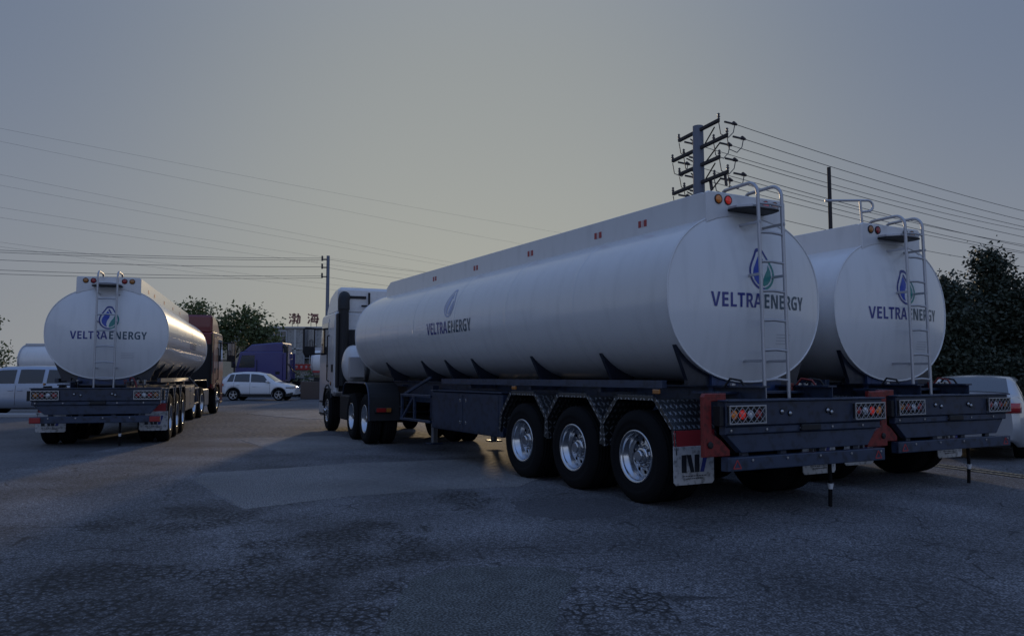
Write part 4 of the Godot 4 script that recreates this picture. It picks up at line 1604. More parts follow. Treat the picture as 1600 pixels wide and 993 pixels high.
func build_ground() -> void:
	# fine stone grain, tiled and used over every asphalt sheet
	var grain := noise_tex(0.14, 512, [[0.0, grey(0.3)], [0.40, grey(0.6)], [0.58, grey(0.74)], [0.7, grey(1.0)], [1.0, grey(1.0)]], FastNoiseLite.TYPE_SIMPLEX, 3, 21)
	var grain_n := noise_tex(0.18, 512, [], FastNoiseLite.TYPE_SIMPLEX, 3, 21, true, 5.0)
	var tone := noise_bytes(0.004, 4, FastNoiseLite.TYPE_SIMPLEX_SMOOTH, 0, 5)
	var speck := noise_bytes(0.11, 5, FastNoiseLite.TYPE_SIMPLEX, 0, 3)
	var small := noise_bytes(0.115, 6, FastNoiseLite.TYPE_CELLULAR, FastNoiseLite.RETURN_DISTANCE2_SUB)
	var large := noise_bytes(0.018, 7, FastNoiseLite.TYPE_CELLULAR, FastNoiseLite.RETURN_DISTANCE2_SUB)
	var gate := noise_bytes(0.012, 9, FastNoiseLite.TYPE_SIMPLEX_SMOOTH, 0, 4)
	var zones := [[Vector2(-3.0, -5.2), Vector2(1.5, 1.2)], [Vector2(-1.45, -6.8), Vector2(0.75, 1.2)], [Vector2(-1.2, -5.2), Vector2(0.6, 0.6)], [Vector2(-3.3, -8.2), Vector2(0.8, 0.7)], [Vector2(-0.6, -9.6), Vector2(0.4, 0.7)], [Vector2(0.65, -5.0), Vector2(0.3, 0.9)]]
	# crack weight on a coarse grid, then read bilinearly enough for a ragged edge
	var cn := 128
	var coarse := PackedFloat32Array()
	coarse.resize(cn * cn)
	for y in cn:
		for x in cn:
			var p := Vector2(GX0 + GS * (x + 0.5) / cn, GZ0 + GS * (y + 0.5) / cn)
			var m := 0.0
			for zz in zones:
				m = maxf(m, blob(p, zz[0], zz[1]))
			coarse[y * cn + x] = m
	var buf := PackedByteArray()
	buf.resize(GN * GN)
	var q := GN / cn
	for y in GN:
		var cy := mini(y / q, cn - 1) * cn
		for x in GN:
			var i := y * GN + x
			var v := 165.0 + (tone[i] - 128) * 0.36 + (speck[i] - 128) * 0.42
			var m := coarse[cy + x / q]
			if m > 0.0:
				m = clampf(m + (gate[i] - 140) * 0.012, 0.0, 1.0)
				var s := small[i]
				v *= 1.0 - 0.12 * m
				if s < 55:
					v *= 1.0 - m * 0.95 * (1.0 - s / 55.0)
				else:
					v *= 1.0 + m * 0.05
			var g := gate[i]
			if g > 150 and large[i] < 9:
				v *= 0.62
			buf[i] = int(clampf(v, 6.0, 250.0))
	stamp(buf, [Vector2(-4.9, -11.2), Vector2(-4.4, -10.3), Vector2(-3.4, -8.7), Vector2(-2.87, -8.1), Vector2(-2.2, -7.0), Vector2(-1.76, -6.2), Vector2(-1.46, -5.4), Vector2(-1.0, -4.9), Vector2(-0.8, -4.5)], 0.02, 0.78, 0.12, 1)
	stamp(buf, [Vector2(-4.9, -12.3), Vector2(-2.9, -13.2), Vector2(-0.2, -14.4), Vector2(1.2, -15.2)], 0.02, 0.8, 0.1, 2)
	stamp(buf, [Vector2(-4.51, -11.42), Vector2(-3.7, -10.1), Vector2(-2.92, -8.82)], 0.03, 1.2, 0.03, 3)
	stamp(buf, [Vector2(-2.92, -8.82), Vector2(-1.97, -9.8), Vector2(-1.3, -10.2)], 0.03, 1.2, 0.03, 4)
	stamp(buf, [Vector2(-6.4, -18.6), Vector2(-5.4, -17.0), Vector2(-4.36, -15.3)], 0.05, 1.10, 0.05, 5)
	stamp(buf, [Vector2(0.5, -5.95), Vector2(0.36, -5.3), Vector2(0.26, -4.5), Vector2(0.2, -3.6)], 0.02, 0.82, 0.08, 6)
	stamp(buf, [Vector2(0.5, -5.95), Vector2(0.28, -6.25), Vector2(-0.4, -6.22), Vector2(-0.75, -5.8), Vector2(-0.75, -4.4)], 0.014, 0.85, 0.06, 7)
	stamp(buf, [Vector2(4.0, -6.0), Vector2(6.0, -7.4), Vector2(9.5, -8.2)], 0.015, 0.7, 0.2, 8)
	stamp(buf, [Vector2(-9.0, -9.0), Vector2(-6.0, -9.6), Vector2(-4.4, -10.3)], 0.02, 0.65, 0.3, 9)
	stamp(buf, [Vector2(-0.4, -10.3), Vector2(-0.7, -9.7), Vector2(-0.55, -8.9), Vector2(0.1, -8.6)], 0.02, 0.85, 0.12, 10)
	var im := Image.create_from_data(GN, GN, false, Image.FORMAT_L8, buf)
	var nim: Image = im.duplicate()
	nim.convert(Image.FORMAT_RGBA8)
	nim.bump_map_to_normal_map(1.8)
	im.convert(Image.FORMAT_RGB8)
	var make := func(tex: Texture2D, c: Color) -> StandardMaterial3D:
		var m := StandardMaterial3D.new()
		m.albedo_color = c.linear_to_srgb()
		m.albedo_texture = tex
		m.roughness = 0.82
		m.detail_enabled = true
		m.detail_albedo = grain
		m.detail_blend_mode = BaseMaterial3D.BLEND_MODE_MUL
		m.detail_uv_layer = BaseMaterial3D.DETAIL_UV_2
		m.uv2_triplanar = true
		m.uv2_world_triplanar = true
		m.uv2_scale = Vector3.ONE * 0.55
		return m
	var c := Color(0.54, 0.54, 0.57)
	var far_m: StandardMaterial3D = make.call(noise_tex(0.01, 512, [[0.0, Color8(140, 140, 140)], [0.5, Color8(165, 165, 165)], [1.0, Color8(190, 190, 190)]], FastNoiseLite.TYPE_SIMPLEX_SMOOTH, 5, 30), c)
	far_m.uv1_triplanar = true
	far_m.uv1_world_triplanar = true
	far_m.uv1_scale = Vector3.ONE * 0.06
	far_m.normal_enabled = true
	far_m.normal_texture = grain_n
	far_m.normal_scale = 0.2
	var near_m: StandardMaterial3D = make.call(ImageTexture.create_from_image(im), c)
	near_m.normal_enabled = true
	near_m.normal_texture = ImageTexture.create_from_image(nim)
	near_m.normal_scale = 0.55
	M.patch_pale = far_m.duplicate()
	M.patch_pale.albedo_color = lin(0.98, 0.95, 0.92)
	M.patch_new = far_m.duplicate()
	M.patch_new.uv1_scale = Vector3.ONE * 0.7
	M.patch_new.albedo_color = lin(0.47, 0.50, 0.49)
	M.patch_dark = far_m.duplicate()
	M.patch_dark.albedo_color = lin(0.38, 0.38, 0.41)
	var st := new_st()
	quad(st, Vector3(-900, 0, 60), Vector3(900, 0, 60), Vector3(900, 0, -1500), Vector3(-900, 0, -1500), Vector3.UP)
	obj("ground", st, far_m, self).set_meta("kind", "structure")
	st = new_st()
	for v in [[0, 0], [1, 0], [1, 1], [0, 0], [1, 1], [0, 1]]:
		st.set_normal(Vector3.UP)
		st.set_tangent(Plane(1, 0, 0, 1))
		st.set_uv(Vector2(v[0], v[1]))
		st.add_vertex(Vector3(GX0 + GS * v[0], 0.004, GZ0 + GS * v[1]))
	var yard := MeshInstance3D.new()
	yard.name = "yard_asphalt"
	yard.mesh = st.commit()
	yard.material_override = near_m
	yard.set_meta("kind", "structure")
	add_child(yard)
	repair("repair_patch", [-4.51, -11.42, -2.92, -8.82, -1.97, -9.75, -0.83, -10.4, 0.1, -10.6, 0.9, -13.0, -0.23, -14.3, -2.69, -13.4, -3.6, -12.7, -4.6, -12.1], M.patch_pale, 0.008, 0.05, 1)
	repair("repair_patch", [-6.41, -18.69, -4.36, -15.29, -3.09, -16.0, -2.2, -17.3, -4.4, -19.6], M.patch_pale, 0.008, 0.06, 2)
	repair("repair_patch", [-10.2, -30.9, -6.84, -26.9, -5.0, -28.5, -7.6, -34.0, -10.4, -34.0], M.patch_pale, 0.008, 0.1, 3)
	repair("repair_patch", [-0.73, -5.83, -0.39, -6.2, 0.29, -6.2, 0.49, -5.93, 0.33, -5.34, 0.24, -4.59, 0.2, -3.4, -0.75, -3.4], M.patch_new, 0.007, 0.05, 4)
	repair("repair_patch", [0.0, -9.31, 0.38, -9.54, 1.22, -9.60, 1.41, -8.95, 1.05, -8.38, 0.52, -8.2, 0.13, -8.54], M.patch_dark, 0.007, 0.08, 5)
	# worn double line on the right
	var worn := mat(Color(0.36, 0.31, 0.2), 0.8)
	worn.albedo_texture = noise_tex(0.05, 256, [[0.0, grey(0.25)], [0.45, grey(0.5)], [0.6, grey(1.0)], [1.0, grey(1.0)]], FastNoiseLite.TYPE_SIMPLEX, 4, 44)
	worn.uv1_triplanar = true
	worn.uv1_world_triplanar = true
	for k in 2:
		st = new_st()
		var a := Vector3(5.4 - 0.05 * k, 0.013, -17.6 + 0.55 * k)
		var d := Vector3(0.33, 0, 1.0).normalized()
		a = Vector3(6.75 - 0.22 * k, 0.013, -13.9 + 0.1 * k)
		var s := Vector3(0.06, 0, -0.02)
		quad(st, a - d * 8.0 - s, a - d * 8.0 + s, a + d * 7.0 + s, a + d * 7.0 - s, Vector3.UP)
		obj("painted_line", st, worn, self).set_meta("kind", "structure")
	# kerb beyond the van
	st = new_st()
	box(st, Vector3(-26, 0.07, -28.3), Vector3(20.0, 0.14, 0.4), 0.02)
	obj("kerb", st, mat(Color(0.42, 0.42, 0.42), 0.85), self).set_meta("kind", "structure")

func repair(called: String, pts: Array, m: Material, h: float, wob: float, sd: int) -> void:
	var p := pv(pts)
	var nz := FastNoiseLite.new()
	nz.seed = sd
	nz.frequency = 2.0
	var edge := PackedVector2Array()
	for i in p.size():
		var a := p[i]
		var b := p[(i + 1) % p.size()]
		var n := maxi(2, int(a.distance_to(b) / 0.12))
		for k in n:
			var q := a.lerp(b, float(k) / n)
			edge.append(q + Vector2(nz.get_noise_2d(q.x * 2.0, q.y * 2.0), nz.get_noise_2d(q.x * 2.0 + 50.0, q.y * 2.0)) * wob)
	var st := new_st()
	var ids := Geometry2D.triangulate_polygon(edge)
	for k in range(0, ids.size(), 3):
		tri(st, Vector3(edge[ids[k]].x, h, edge[ids[k]].y), Vector3(edge[ids[k + 1]].x, h, edge[ids[k + 1]].y), Vector3(edge[ids[k + 2]].x, h, edge[ids[k + 2]].y), Vector3.UP)
	var cw := Geometry2D.is_polygon_clockwise(edge)
	for i in edge.size():
		var a := edge[i]
		var b := edge[(i + 1) % edge.size()]
		var n := Vector3(b.y - a.y, 0.3, -(b.x - a.x)) * (-1.0 if cw else 1.0)
		quad(st, Vector3(a.x, 0.0, a.y), Vector3(b.x, 0.0, b.y), Vector3(b.x, h, b.y), Vector3(a.x, h, a.y), n)
	obj(called, st, m, self).set_meta("kind", "structure")

# ---------------------------------------------------------------- trees
func build_tree(label: String, at: Vector3, lobes: Array, leaf: float, count: int, leaf_m: Material, trunk_h: float, trunk_r: float, group: String, category := "tree") -> void:
	var T := thing("broadleaf_tree", label, category, at, 0.0, group)
	var st := new_st()
	var top := Vector3(rng.randf_range(-0.2, 0.2), trunk_h, rng.randf_range(-0.2, 0.2))
	tube(st, [Vector3.ZERO, Vector3(0.05, trunk_h * 0.4, 0.03), top], trunk_r, 8, trunk_r * 0.6)
	obj("trunk", st, M.bark, T)
	for l in lobes:
		st = new_st()
		var c: Vector3 = l[0]
		tube(st, [top - Vector3(0, 0.3, 0), top.lerp(c, 0.5) + Vector3(0, -0.15, 0), c], trunk_r * 0.5, 6, trunk_r * 0.15)
		obj("limb", st, M.bark, T)
	var v := PackedVector3Array()
	var nr := PackedVector3Array()
	var col := PackedColorArray()
	var per := 22
	var total := 0.0
	for l in lobes:
		total += (l[1] as Vector3).x * (l[1] as Vector3).y
	for l in lobes:
		var c: Vector3 = l[0]
		var r: Vector3 = l[1]
		var clumps := int(count * r.x * r.y / total / per)
		for k in clumps:
			var d := Vector3(rng.randfn(), rng.randfn(), rng.randfn()).normalized()
			var cc := c + d * r * pow(rng.randf(), 0.45) * rng.randf_range(0.75, 1.02)
			var cr := leaf * rng.randf_range(1.6, 3.4)
			var shade := rng.randf_range(0.7, 1.25)
			for j in per:
				var p := cc + Vector3(rng.randfn(), rng.randfn() * 0.8, rng.randfn()) * cr * 0.5
				var x := Vector3(rng.randfn(), rng.randfn() * 0.6, rng.randfn()).normalized()
				var y := x.cross(Vector3(rng.randfn(), rng.randfn(), rng.randfn()).normalized()).normalized()
				var s := leaf * rng.randf_range(0.6, 1.2)
				var n := x.cross(y)
				var a := p - x * s * 0.5
				var b := p + y * s * 0.3
				var e := p + x * s * 0.5
				var f := p - y * s * 0.3
				v.append_array([a, b, e, a, e, f])
				for q in 6:
					nr.append(n)
					col.append(Color(shade, shade * rng.randf_range(0.95, 1.05), shade))
	var arr := []
	arr.resize(Mesh.ARRAY_MAX)
	arr[Mesh.ARRAY_VERTEX] = v
	arr[Mesh.ARRAY_NORMAL] = nr
	arr[Mesh.ARRAY_COLOR] = col
	var me := ArrayMesh.new()
	me.add_surface_from_arrays(Mesh.PRIMITIVE_TRIANGLES, arr)
	part("crown", me, leaf_m, T)

func lobes_of(w: float, y0: float, y1: float, n: int, depth := 0.8) -> Array:
	var out := []
	for k in n:
		var f := (k + 0.5) / n
		var x := rng.randf_range(-1, 1) * w * 0.33
		var y := lerpf(y0, y1, f)
		var s := 1.0 - 0.45 * f
		out.append([Vector3(x, y, rng.randf_range(-1, 1) * w * 0.25), Vector3(w * 0.27 * s, (y1 - y0) * 0.24, w * 0.27 * s * depth)])
	return out

# ---------------------------------------------------------------- poles and wires
func wire(label: String, a: Vector3, b: Vector3, sag: float, r: float, group: String) -> void:
	var st := new_st()
	var pts := []
	for k in 25:
		var f := k / 24.0
		var p := a.lerp(b, f)
		p.y -= sag * 4.0 * f * (1.0 - f)
		pts.append(p)
	tube(st, pts, r, 5)
	tag(obj("overhead_wire", st, M.wire, self), label, "wire", group)

const ORD := ["highest", "second highest", "third highest", "fourth highest", "fifth highest", "sixth highest", "seventh highest", "eighth highest", "ninth highest", "lowest"]

func build_poles() -> void:
	# stout pole behind the near tank
	var P := thing("utility_pole", "stout grey utility pole with eight crossarm ends above the nearest tanker", "pole", Vector3(7.85, 0, -33.1), 0.0)
	var st := new_st()
	tube(st, [Vector3.ZERO, Vector3(0, 11.95, 0)], 0.32, 18, 0.22)
	obj("shaft", st, M.pole, P)
	var arm := Vector3(0.34, 0, 0.94)
	var along := Vector3(0.84, 0, -0.54)
	var starts := []
	for k in 4:
		var y: float = [11.75, 10.98, 10.24, 9.5][k]
		var half: float = [1.5, 2.05, 1.5, 2.05][k]
		st = new_st()
		bar(st, arm * half + Vector3(0, y, 0), -arm * half + Vector3(0, y, 0), 0.13, 0.14)
		obj("crossarm", st, M.pole_dark, P)
		for e in [-1.0, 1.0]:
			for f in ([1.0, 0.55] if half > 1.5 else [1.0]):
				var q: Vector3 = arm * half * e * f + Vector3(0, y, 0)
				st = new_st()
				xf = Transform3D(Basis(Vector3(0, 0, 1), PI / 2), q)
				lathe(st, [Vector2(0.06, 0.05), Vector2(0.03, 0.1), Vector2(0.07, 0.15), Vector2(0.03, 0.2), Vector2(0.06, 0.26), Vector2(0.0, 0.32)], 10)
				xf = Transform3D.IDENTITY
				obj("insulator", st, M.insul, P)
				# strain insulator and hanging jumper on the wire side
				st = new_st()
				tube(st, [q + along * 0.35, q + along * 0.85], 0.045, 8)
				tube(st, [q + along * 0.85 + Vector3(0, 0.03, 0), q + along * 1.05 + Vector3(0, 0, 0)], 0.09, 8, 0.05)
				obj("strain_insulator", st, M.insul, P)
				st = new_st()
				tube(st, [q + along * 0.95, q + along * 0.85 + Vector3(0, -0.35, 0), q + along * 0.55 + Vector3(0, -0.62, 0), q + along * 0.1 + Vector3(0, -0.55, 0), q + Vector3(0, -0.1, 0)], 0.02, 5)
				obj("jumper", st, M.wire, P)
				if f == 1.0 or e > 0.0:
					starts.append(P.position + q + along * 1.0)
		st = new_st()
		tube(st, [Vector3(0, y - 0.7, 0) + along * 0.25, arm * half * 0.6 + Vector3(0, y - 0.06, 0) + along * 0.25], 0.03, 6)
		tube(st, [Vector3(0, y - 0.7, 0) + along * 0.25, -arm * half * 0.6 + Vector3(0, y - 0.06, 0) + along * 0.25], 0.03, 6)
		obj("arm_brace", st, M.pole_dark, P)
	st = new_st()
	tube(st, [Vector3(0.35, 9.6, 0.5), Vector3(0.4, 9.1, 0.55)], 0.07, 8)
	tube(st, [Vector3(0.75, 9.6, 1.3), Vector3(0.8, 9.1, 1.3)], 0.06, 8)
	obj("cable_end", st, M.insul, P)
	starts.sort_custom(func(a, b): return a.y - 0.001 * a.x > b.y - 0.001 * b.x)
	for k in starts.size():
		wire("%s of the ten power wires running right from the stout utility pole" % ORD[k], starts[k], starts[k] + along * 62.0 + Vector3(0, 0.3, 0), 1.1, 0.014, "wires right of the stout pole")
	# slim dark pole between the two right tankers
	st = new_st()
	tube(st, [Vector3(12.2, 0, -30.3), Vector3(12.2, 9.45, -30.3)], 0.085, 10, 0.07)
	tag(obj("slim_pole", st, M.pole_dark, self), "slim dark bare pole rising behind the two right tankers", "pole")
	# far pole above the white cab
	var Q := thing("utility_pole", "thin distant utility pole standing left of the white cab roof", "pole", Vector3(-13.9, 0, -60.0), 0.0)
	st = new_st()
	tube(st, [Vector3.ZERO, Vector3(0, 10.5, 0)], 0.16, 10, 0.12)
	obj("shaft", st, M.pole, Q)
	var ks := [[10.3, 0.0], [10.15, 0.3], [9.65, 0.0], [8.95, 0.0], [8.8, 0.3]]
	for k in 3:
		st = new_st()
		var y: float = [10.2, 9.6, 8.9][k]
		tube(st, [Vector3(-0.05, y, 0.1), Vector3(-0.42, y, 0.1)], 0.05, 6)
		tube(st, [Vector3(-0.42, y - 0.1, 0.1), Vector3(-0.42, y + 0.28, 0.1)], 0.07, 8)
		obj("insulator", st, M.insul, Q)
	var ends := [383.0, 387.0, 405.5, 421.0, 429.0]
	for k in 5:
		var h: float = ks[k][0]
		wire("%s of the five level wires running left from the thin distant pole" % (ORD[k] if k < 4 else "lowest"), Q.position + Vector3(-0.42, h, 0.1), Vector3(-48.0, h + [0.25, 0.25, 0.2, 0.2, 0.0][k], -52.0), 0.35, 0.016, "level wires left of the thin pole")
	for k in 3:
		wire("%s of three faint wires running right from the thin distant pole" % ["highest", "middle", "lowest"][k], Q.position + Vector3(-0.42, [10.3, 9.65, 8.95][k], 0.1), Vector3(0.0, [9.6, 8.9, 8.2][k], -66.0), 0.3, 0.010, "faint wires right of the thin pole")
	# slanting lines crossing the left sky, from a near line to a far pole behind the tank
	var R := thing("utility_pole", "far utility pole behind the nearest tanker tank", "pole", Vector3(9.6, 0, -62.0), 0.0)
	st = new_st()
	tube(st, [Vector3.ZERO, Vector3(0, 11.6, 0)], 0.16, 10, 0.12)
	obj("shaft", st, M.pole, R)
	var ys := [[192.0, 277.0], [213.0, 302.0], [266.0, 353.0], [283.0, 363.0], [318.0, 385.0], [334.0, 396.0], [373.0, 428.0], [380.0, 436.0]]
	for k in ys.size():
		var ya: float = ys[k][0]
		var slope: float = (ys[k][1] - ya) / 450.0
		var da := 28.0
		var db := 62.0
		var xa := -26.0
		var ta := (587.0 - (ya - slope * 360.0)) / 1250.0
		var tb := (587.0 - (ya + slope * 1000.0)) / 1250.0
		wire("%s of the eight slanting wires crossing the left sky" % (ORD[k] if k < 7 else "lowest"), Vector3(xa, 1.45 + ta * da * 1.0, -da), Vector3(9.6, 1.45 + tb * db, -db), 0.25, 0.004, "slanting wires in the left sky")

# ---------------------------------------------------------------- buildings behind
func strokes(st: SurfaceTool, list: Array, o: Vector3, s: float) -> void:
	for ln in list:
		for i in range(0, ln.size() - 2, 2):
			bar(st, o + Vector3(ln[i] * s, ln[i + 1] * s, 0), o + Vector3(ln[i + 2] * s, ln[i + 3] * s, 0), 0.16, 0.075 * s, Vector3(0, 0, 1))

func build_buildings() -> void:
	var plaster := mat(Color(0.42, 0.41, 0.39), 0.9)
	plaster.albedo_texture = noise_tex(0.02, 512, [[0.0, grey(0.7)], [0.5, grey(0.95)], [1.0, grey(1.0)]], FastNoiseLite.TYPE_SIMPLEX_SMOOTH, 5, 60)
	plaster.uv1_triplanar = true
	plaster.uv1_scale = Vector3.ONE * 0.3
	var trim := mat(Color(0.48, 0.47, 0.45), 0.85)
	var cream := mat(Color(0.62, 0.52, 0.36), 0.9)
	cream.albedo_texture = plaster.albedo_texture
	cream.uv1_triplanar = true
	var frame := mat(Color(0.42, 0.43, 0.45), 0.5)
	var O := thing("office_building", "grey two-storey office building with rooftop characters behind the parked white crossover", "building", Vector3(-24.0, 0, -85.0), 0.0)
	var st := new_st()
	box(st, Vector3(0, 3.25, -5.0), Vector3(30.0, 6.5, 10.0), 0.05)
	obj("wall", st, plaster, O)
	st = new_st()
	box(st, Vector3(0, 6.58, -5.0), Vector3(30.4, 0.18, 10.4), 0.03)
	obj("cornice", st, trim, O)
	for k in 9:
		var x := -13.2 + k * 3.15
		st = new_st()
		box(st, Vector3(x + 1.55, 3.2, 0.06), Vector3(0.28, 6.4, 0.12), 0.02)
		obj("pilaster", st, trim, O)
		for f in 2:
			var y: float = [3.15, 5.5][f]
			var hh: float = [1.25, 1.4][f]
			st = new_st()
			for sx in [-0.62, 0.62]:
				box(st, Vector3(x + sx, y, 0.05), Vector3(0.09, hh, 0.12))
			for sy in [-0.5, 0.5]:
				box(st, Vector3(x, y + sy * hh, 0.05), Vector3(1.33, 0.09, 0.124))
			box(st, Vector3(x, y, 0.045), Vector3(0.06, hh - 0.05, 0.10))
			box(st, Vector3(x, y + 0.2, 0.044), Vector3(1.2, 0.05, 0.09))
			var w := obj("window", st, frame, O)
			st = new_st()
			box(st, Vector3(x, y, 0.015), Vector3(1.2, hh, 0.03))
			obj("pane", st, M.glass, w)
			st = new_st()
			box(st, Vector3(x, y - hh * 0.5 - 0.1, 0.1), Vector3(1.5, 0.08, 0.2), 0.01)
			obj("sill", st, trim, w)
	st = new_st()
	box(st, Vector3(2.6, 4.32, 0.05), Vector3(24.0, 0.16, 0.14), 0.02)
	obj("string_course", st, trim, O)
	# rooftop characters on posts
	var S := thing("rooftop_sign", "two red rooftop characters standing on the grey office building", "sign", Vector3(0, 6.67, -85.4), 0.0)
	var red := mat(Color(0.30, 0.13, 0.10), 0.6)
	var water := [[0.02, 0.92, 0.15, 0.80], [0.0, 0.64, 0.12, 0.54], [0.02, 0.05, 0.17, 0.40]]
	var bo := water + [[0.24, 0.85, 0.62, 0.85], [0.43, 0.98, 0.43, 0.70], [0.24, 0.56, 0.24, 0.68, 0.64, 0.68, 0.60, 0.57], [0.30, 0.52, 0.56, 0.52, 0.44, 0.40, 0.44, 0.05, 0.34, 0.09], [0.22, 0.30, 0.66, 0.30], [0.68, 0.72, 0.96, 0.72, 0.93, 0.08, 0.84, 0.11], [0.80, 0.96, 0.79, 0.5, 0.66, 0.05]]
	var hai := water + [[0.36, 0.98, 0.26, 0.74], [0.36, 0.84, 0.94, 0.84], [0.40, 0.70, 0.33, 0.22, 0.92, 0.22], [0.40, 0.70, 0.88, 0.70, 0.82, 0.06, 0.70, 0.09], [0.24, 0.46, 1.0, 0.46], [0.58, 0.63, 0.62, 0.54], [0.55, 0.38, 0.60, 0.30]]
	for k in 2:
		st = new_st()
		strokes(st, [bo, hai][k], Vector3(-23.85 + 2.0 * k, 0.3, 0), 1.2)
		obj("character", st, red, S)
		st = new_st()
		for q in [0.3, 0.9]:
			box(st, Vector3(-23.85 + 2.0 * k + q, 0.35, -0.16), Vector3(0.05, 0.7, 0.05))
		box(st, Vector3(-23.85 + 2.0 * k + 0.6, 0.7, -0.16), Vector3(1.1, 0.05, 0.049))
		obj("sign_post", st, M.pole_dark, S)
	# red banner on the front
	var N := thing("banner", "long red banner with pale characters under the office windows", "banner", Vector3(-22.3, 2.08, -84.7), 0.0)
	st = new_st()
	box(st, Vector3(0.6, 0.3, 0), Vector3(3.6, 0.62, 0.04), 0.01)
	obj("cloth", st, mat(Color(0.40, 0.035, 0.03), 0.8), N)
	for k in 7:
		st = new_st()
		var cx := -0.95 + k * 0.5
		box(st, Vector3(cx, 0.4, 0.025), Vector3(0.26, 0.05, 0.012))
		box(st, Vector3(cx, 0.26, 0.025), Vector3(0.26, 0.05, 0.012))
		box(st, Vector3(cx, 0.32, 0.0255), Vector3(0.05, 0.26, 0.012))
		obj("banner_character", st, M.flap, N)
	# low cream building behind the left trees
	var C := thing("low_building", "low cream walled building behind the leafy trees left of centre", "building", Vector3(-30.5, 0, -80.0), 0.0)
	st = new_st()
	box(st, Vector3(0, 2.4, -3.0), Vector3(6.6, 4.8, 6.0), 0.04)
	obj("wall", st, cream, C)
	st = new_st()
	box(st, Vector3(0, 4.87, -3.0), Vector3(6.9, 0.14, 6.3), 0.03)
	obj("roof", st, trim, C)
	st = new_st()
	box(st, Vector3(0, 0.7, 0.04), Vector3(6.6, 1.4, 0.08), 0.02)
	obj("plinth", st, trim, C)
	# unseen building, added beside the camera to darken the flank of the near tank
	var Wh := thing("unseen_warehouse", "unseen long grey building added beside the camera to darken the near tank", "building", Vector3(-27.0, 0, 14.0), 0.0)
	st = new_st()
	box(st, Vector3(0, 3.4, 0), Vector3(9.0, 6.8, 46.0), 0.05)
	obj("wall", st, plaster, Wh)
	st = new_st()
	prism(st, pv([-4.8, 6.8, 4.8, 6.8, 0.0, 8.2]), Vector3.ZERO, Vector3.RIGHT, Vector3.UP, Vector3(0, 0, 1), -23.3, 23.3)
	obj("roof", st, M.pole_dark, Wh)
	for k in 5:
		st = new_st()
		box(st, Vector3(4.53, 2.2, -18.0 + k * 9.0), Vector3(0.08, 4.4, 4.4), 0.01)
		obj("roller_door", st, M.galv, Wh)
	# garden wall and hedge right of the crossover
	var brown := mat(Color(0.13, 0.10, 0.085), 0.9)
	brown.albedo_texture = plaster.albedo_texture
	brown.uv1_triplanar = true
	st = new_st()
	box(st, Vector3(-10.2, 0.55, -50.6), Vector3(6.2, 1.1, 0.3), 0.03)
	tag(obj("garden_wall", st, brown, self), "low brown wall between the crossover nose and the white cab", "wall")
	st = new_st()
	box(st, Vector3(0, 1.1, -120.0), Vector3(260.0, 2.2, 0.4), 0.03)
	tag(obj("boundary_wall", st, plaster, self), "long pale boundary wall closing the far side of the yard", "wall")

func build_parked_tanker(label: String, at: Vector3, turn: float, group: String) -> Node3D:
	var T := thing("parked_tanker", label, "tanker truck", at, turn, group)
	var st := new_st()
	xf = Transform3D(Basis(), Vector3(4.0, 2.3, 0))
	var gp := []
	for k in 7:
		var a := PI / 2 * k / 6.0
		gp.append(Vector2(0.88 * sin(a), -3.85 - 0.15 * cos(a)))
	for k in 7:
		var a := PI / 2 * k / 6.0
		gp.append(Vector2(0.88 * cos(a), 3.85 + 0.15 * sin(a)))
	lathe(st, gp, 36)
	xf = Transform3D.IDENTITY
	obj("tank", st, M.white, T)
	st = new_st()
	xf = Transform3D(Basis(), Vector3(4.0, 2.3, 0))
	lathe(st, [Vector2(0.87, -3.86), Vector2(0.91, -3.86), Vector2(0.91, -3.79), Vector2(0.87, -3.79)], 36, true)
	xf = Transform3D.IDENTITY
	obj("end_ring", st, M.galv, T)
	st = new_st()
	box(st, Vector3(4.0, 1.72, 0.72), Vector3(7.6, 0.12, 0.04), 0.01)
	obj("red_stripe", st, M.red_tape, T)
	st = new_st()
	box(st, Vector3(4.0, 3.2, 0), Vector3(7.6, 0.12, 0.6), 0.02)
	obj("walkway", st, M.galv, T)
	st = new_st()
	box(st, Vector3(4.5, 1.2, 0), Vector3(8.6, 0.3, 0.9), 0.02)
	obj("chassis", st, M.black, T)
	st = new_st()
	for x in [0.8, 3.0, 5.4, 7.4]:
		box(st, Vector3(x, 1.42, 0), Vector3(0.12, 0.3, 1.2))
	obj("saddles", st, M.black, T)
	var wd := wheel_meshes(0.5, 0.28, 0.28, 0.14)
	for x in [1.5, 2.8, 7.4]:
		for sd in [-1.0, 1.0]:
			var o := sub("wheel", T, Transform3D(Basis(Vector3.UP, -PI / 2 * sd), Vector3(x, 0.5, sd * 1.15)))
			part("tyre", wd.tyre, M.rubber, o)
			part("rim", wd.rim, M.steel, o)
			part("brake_drum", wd.back, M.black, o)
		st = new_st()
		tube(st, [Vector3(x, 0.5, -1.0), Vector3(x, 0.5, 1.0)], 0.07, 8)
		box(st, Vector3(x, 0.8, 0.0), Vector3(0.3, 0.52, 0.85))
		obj("axle", st, M.black, T)
	return T

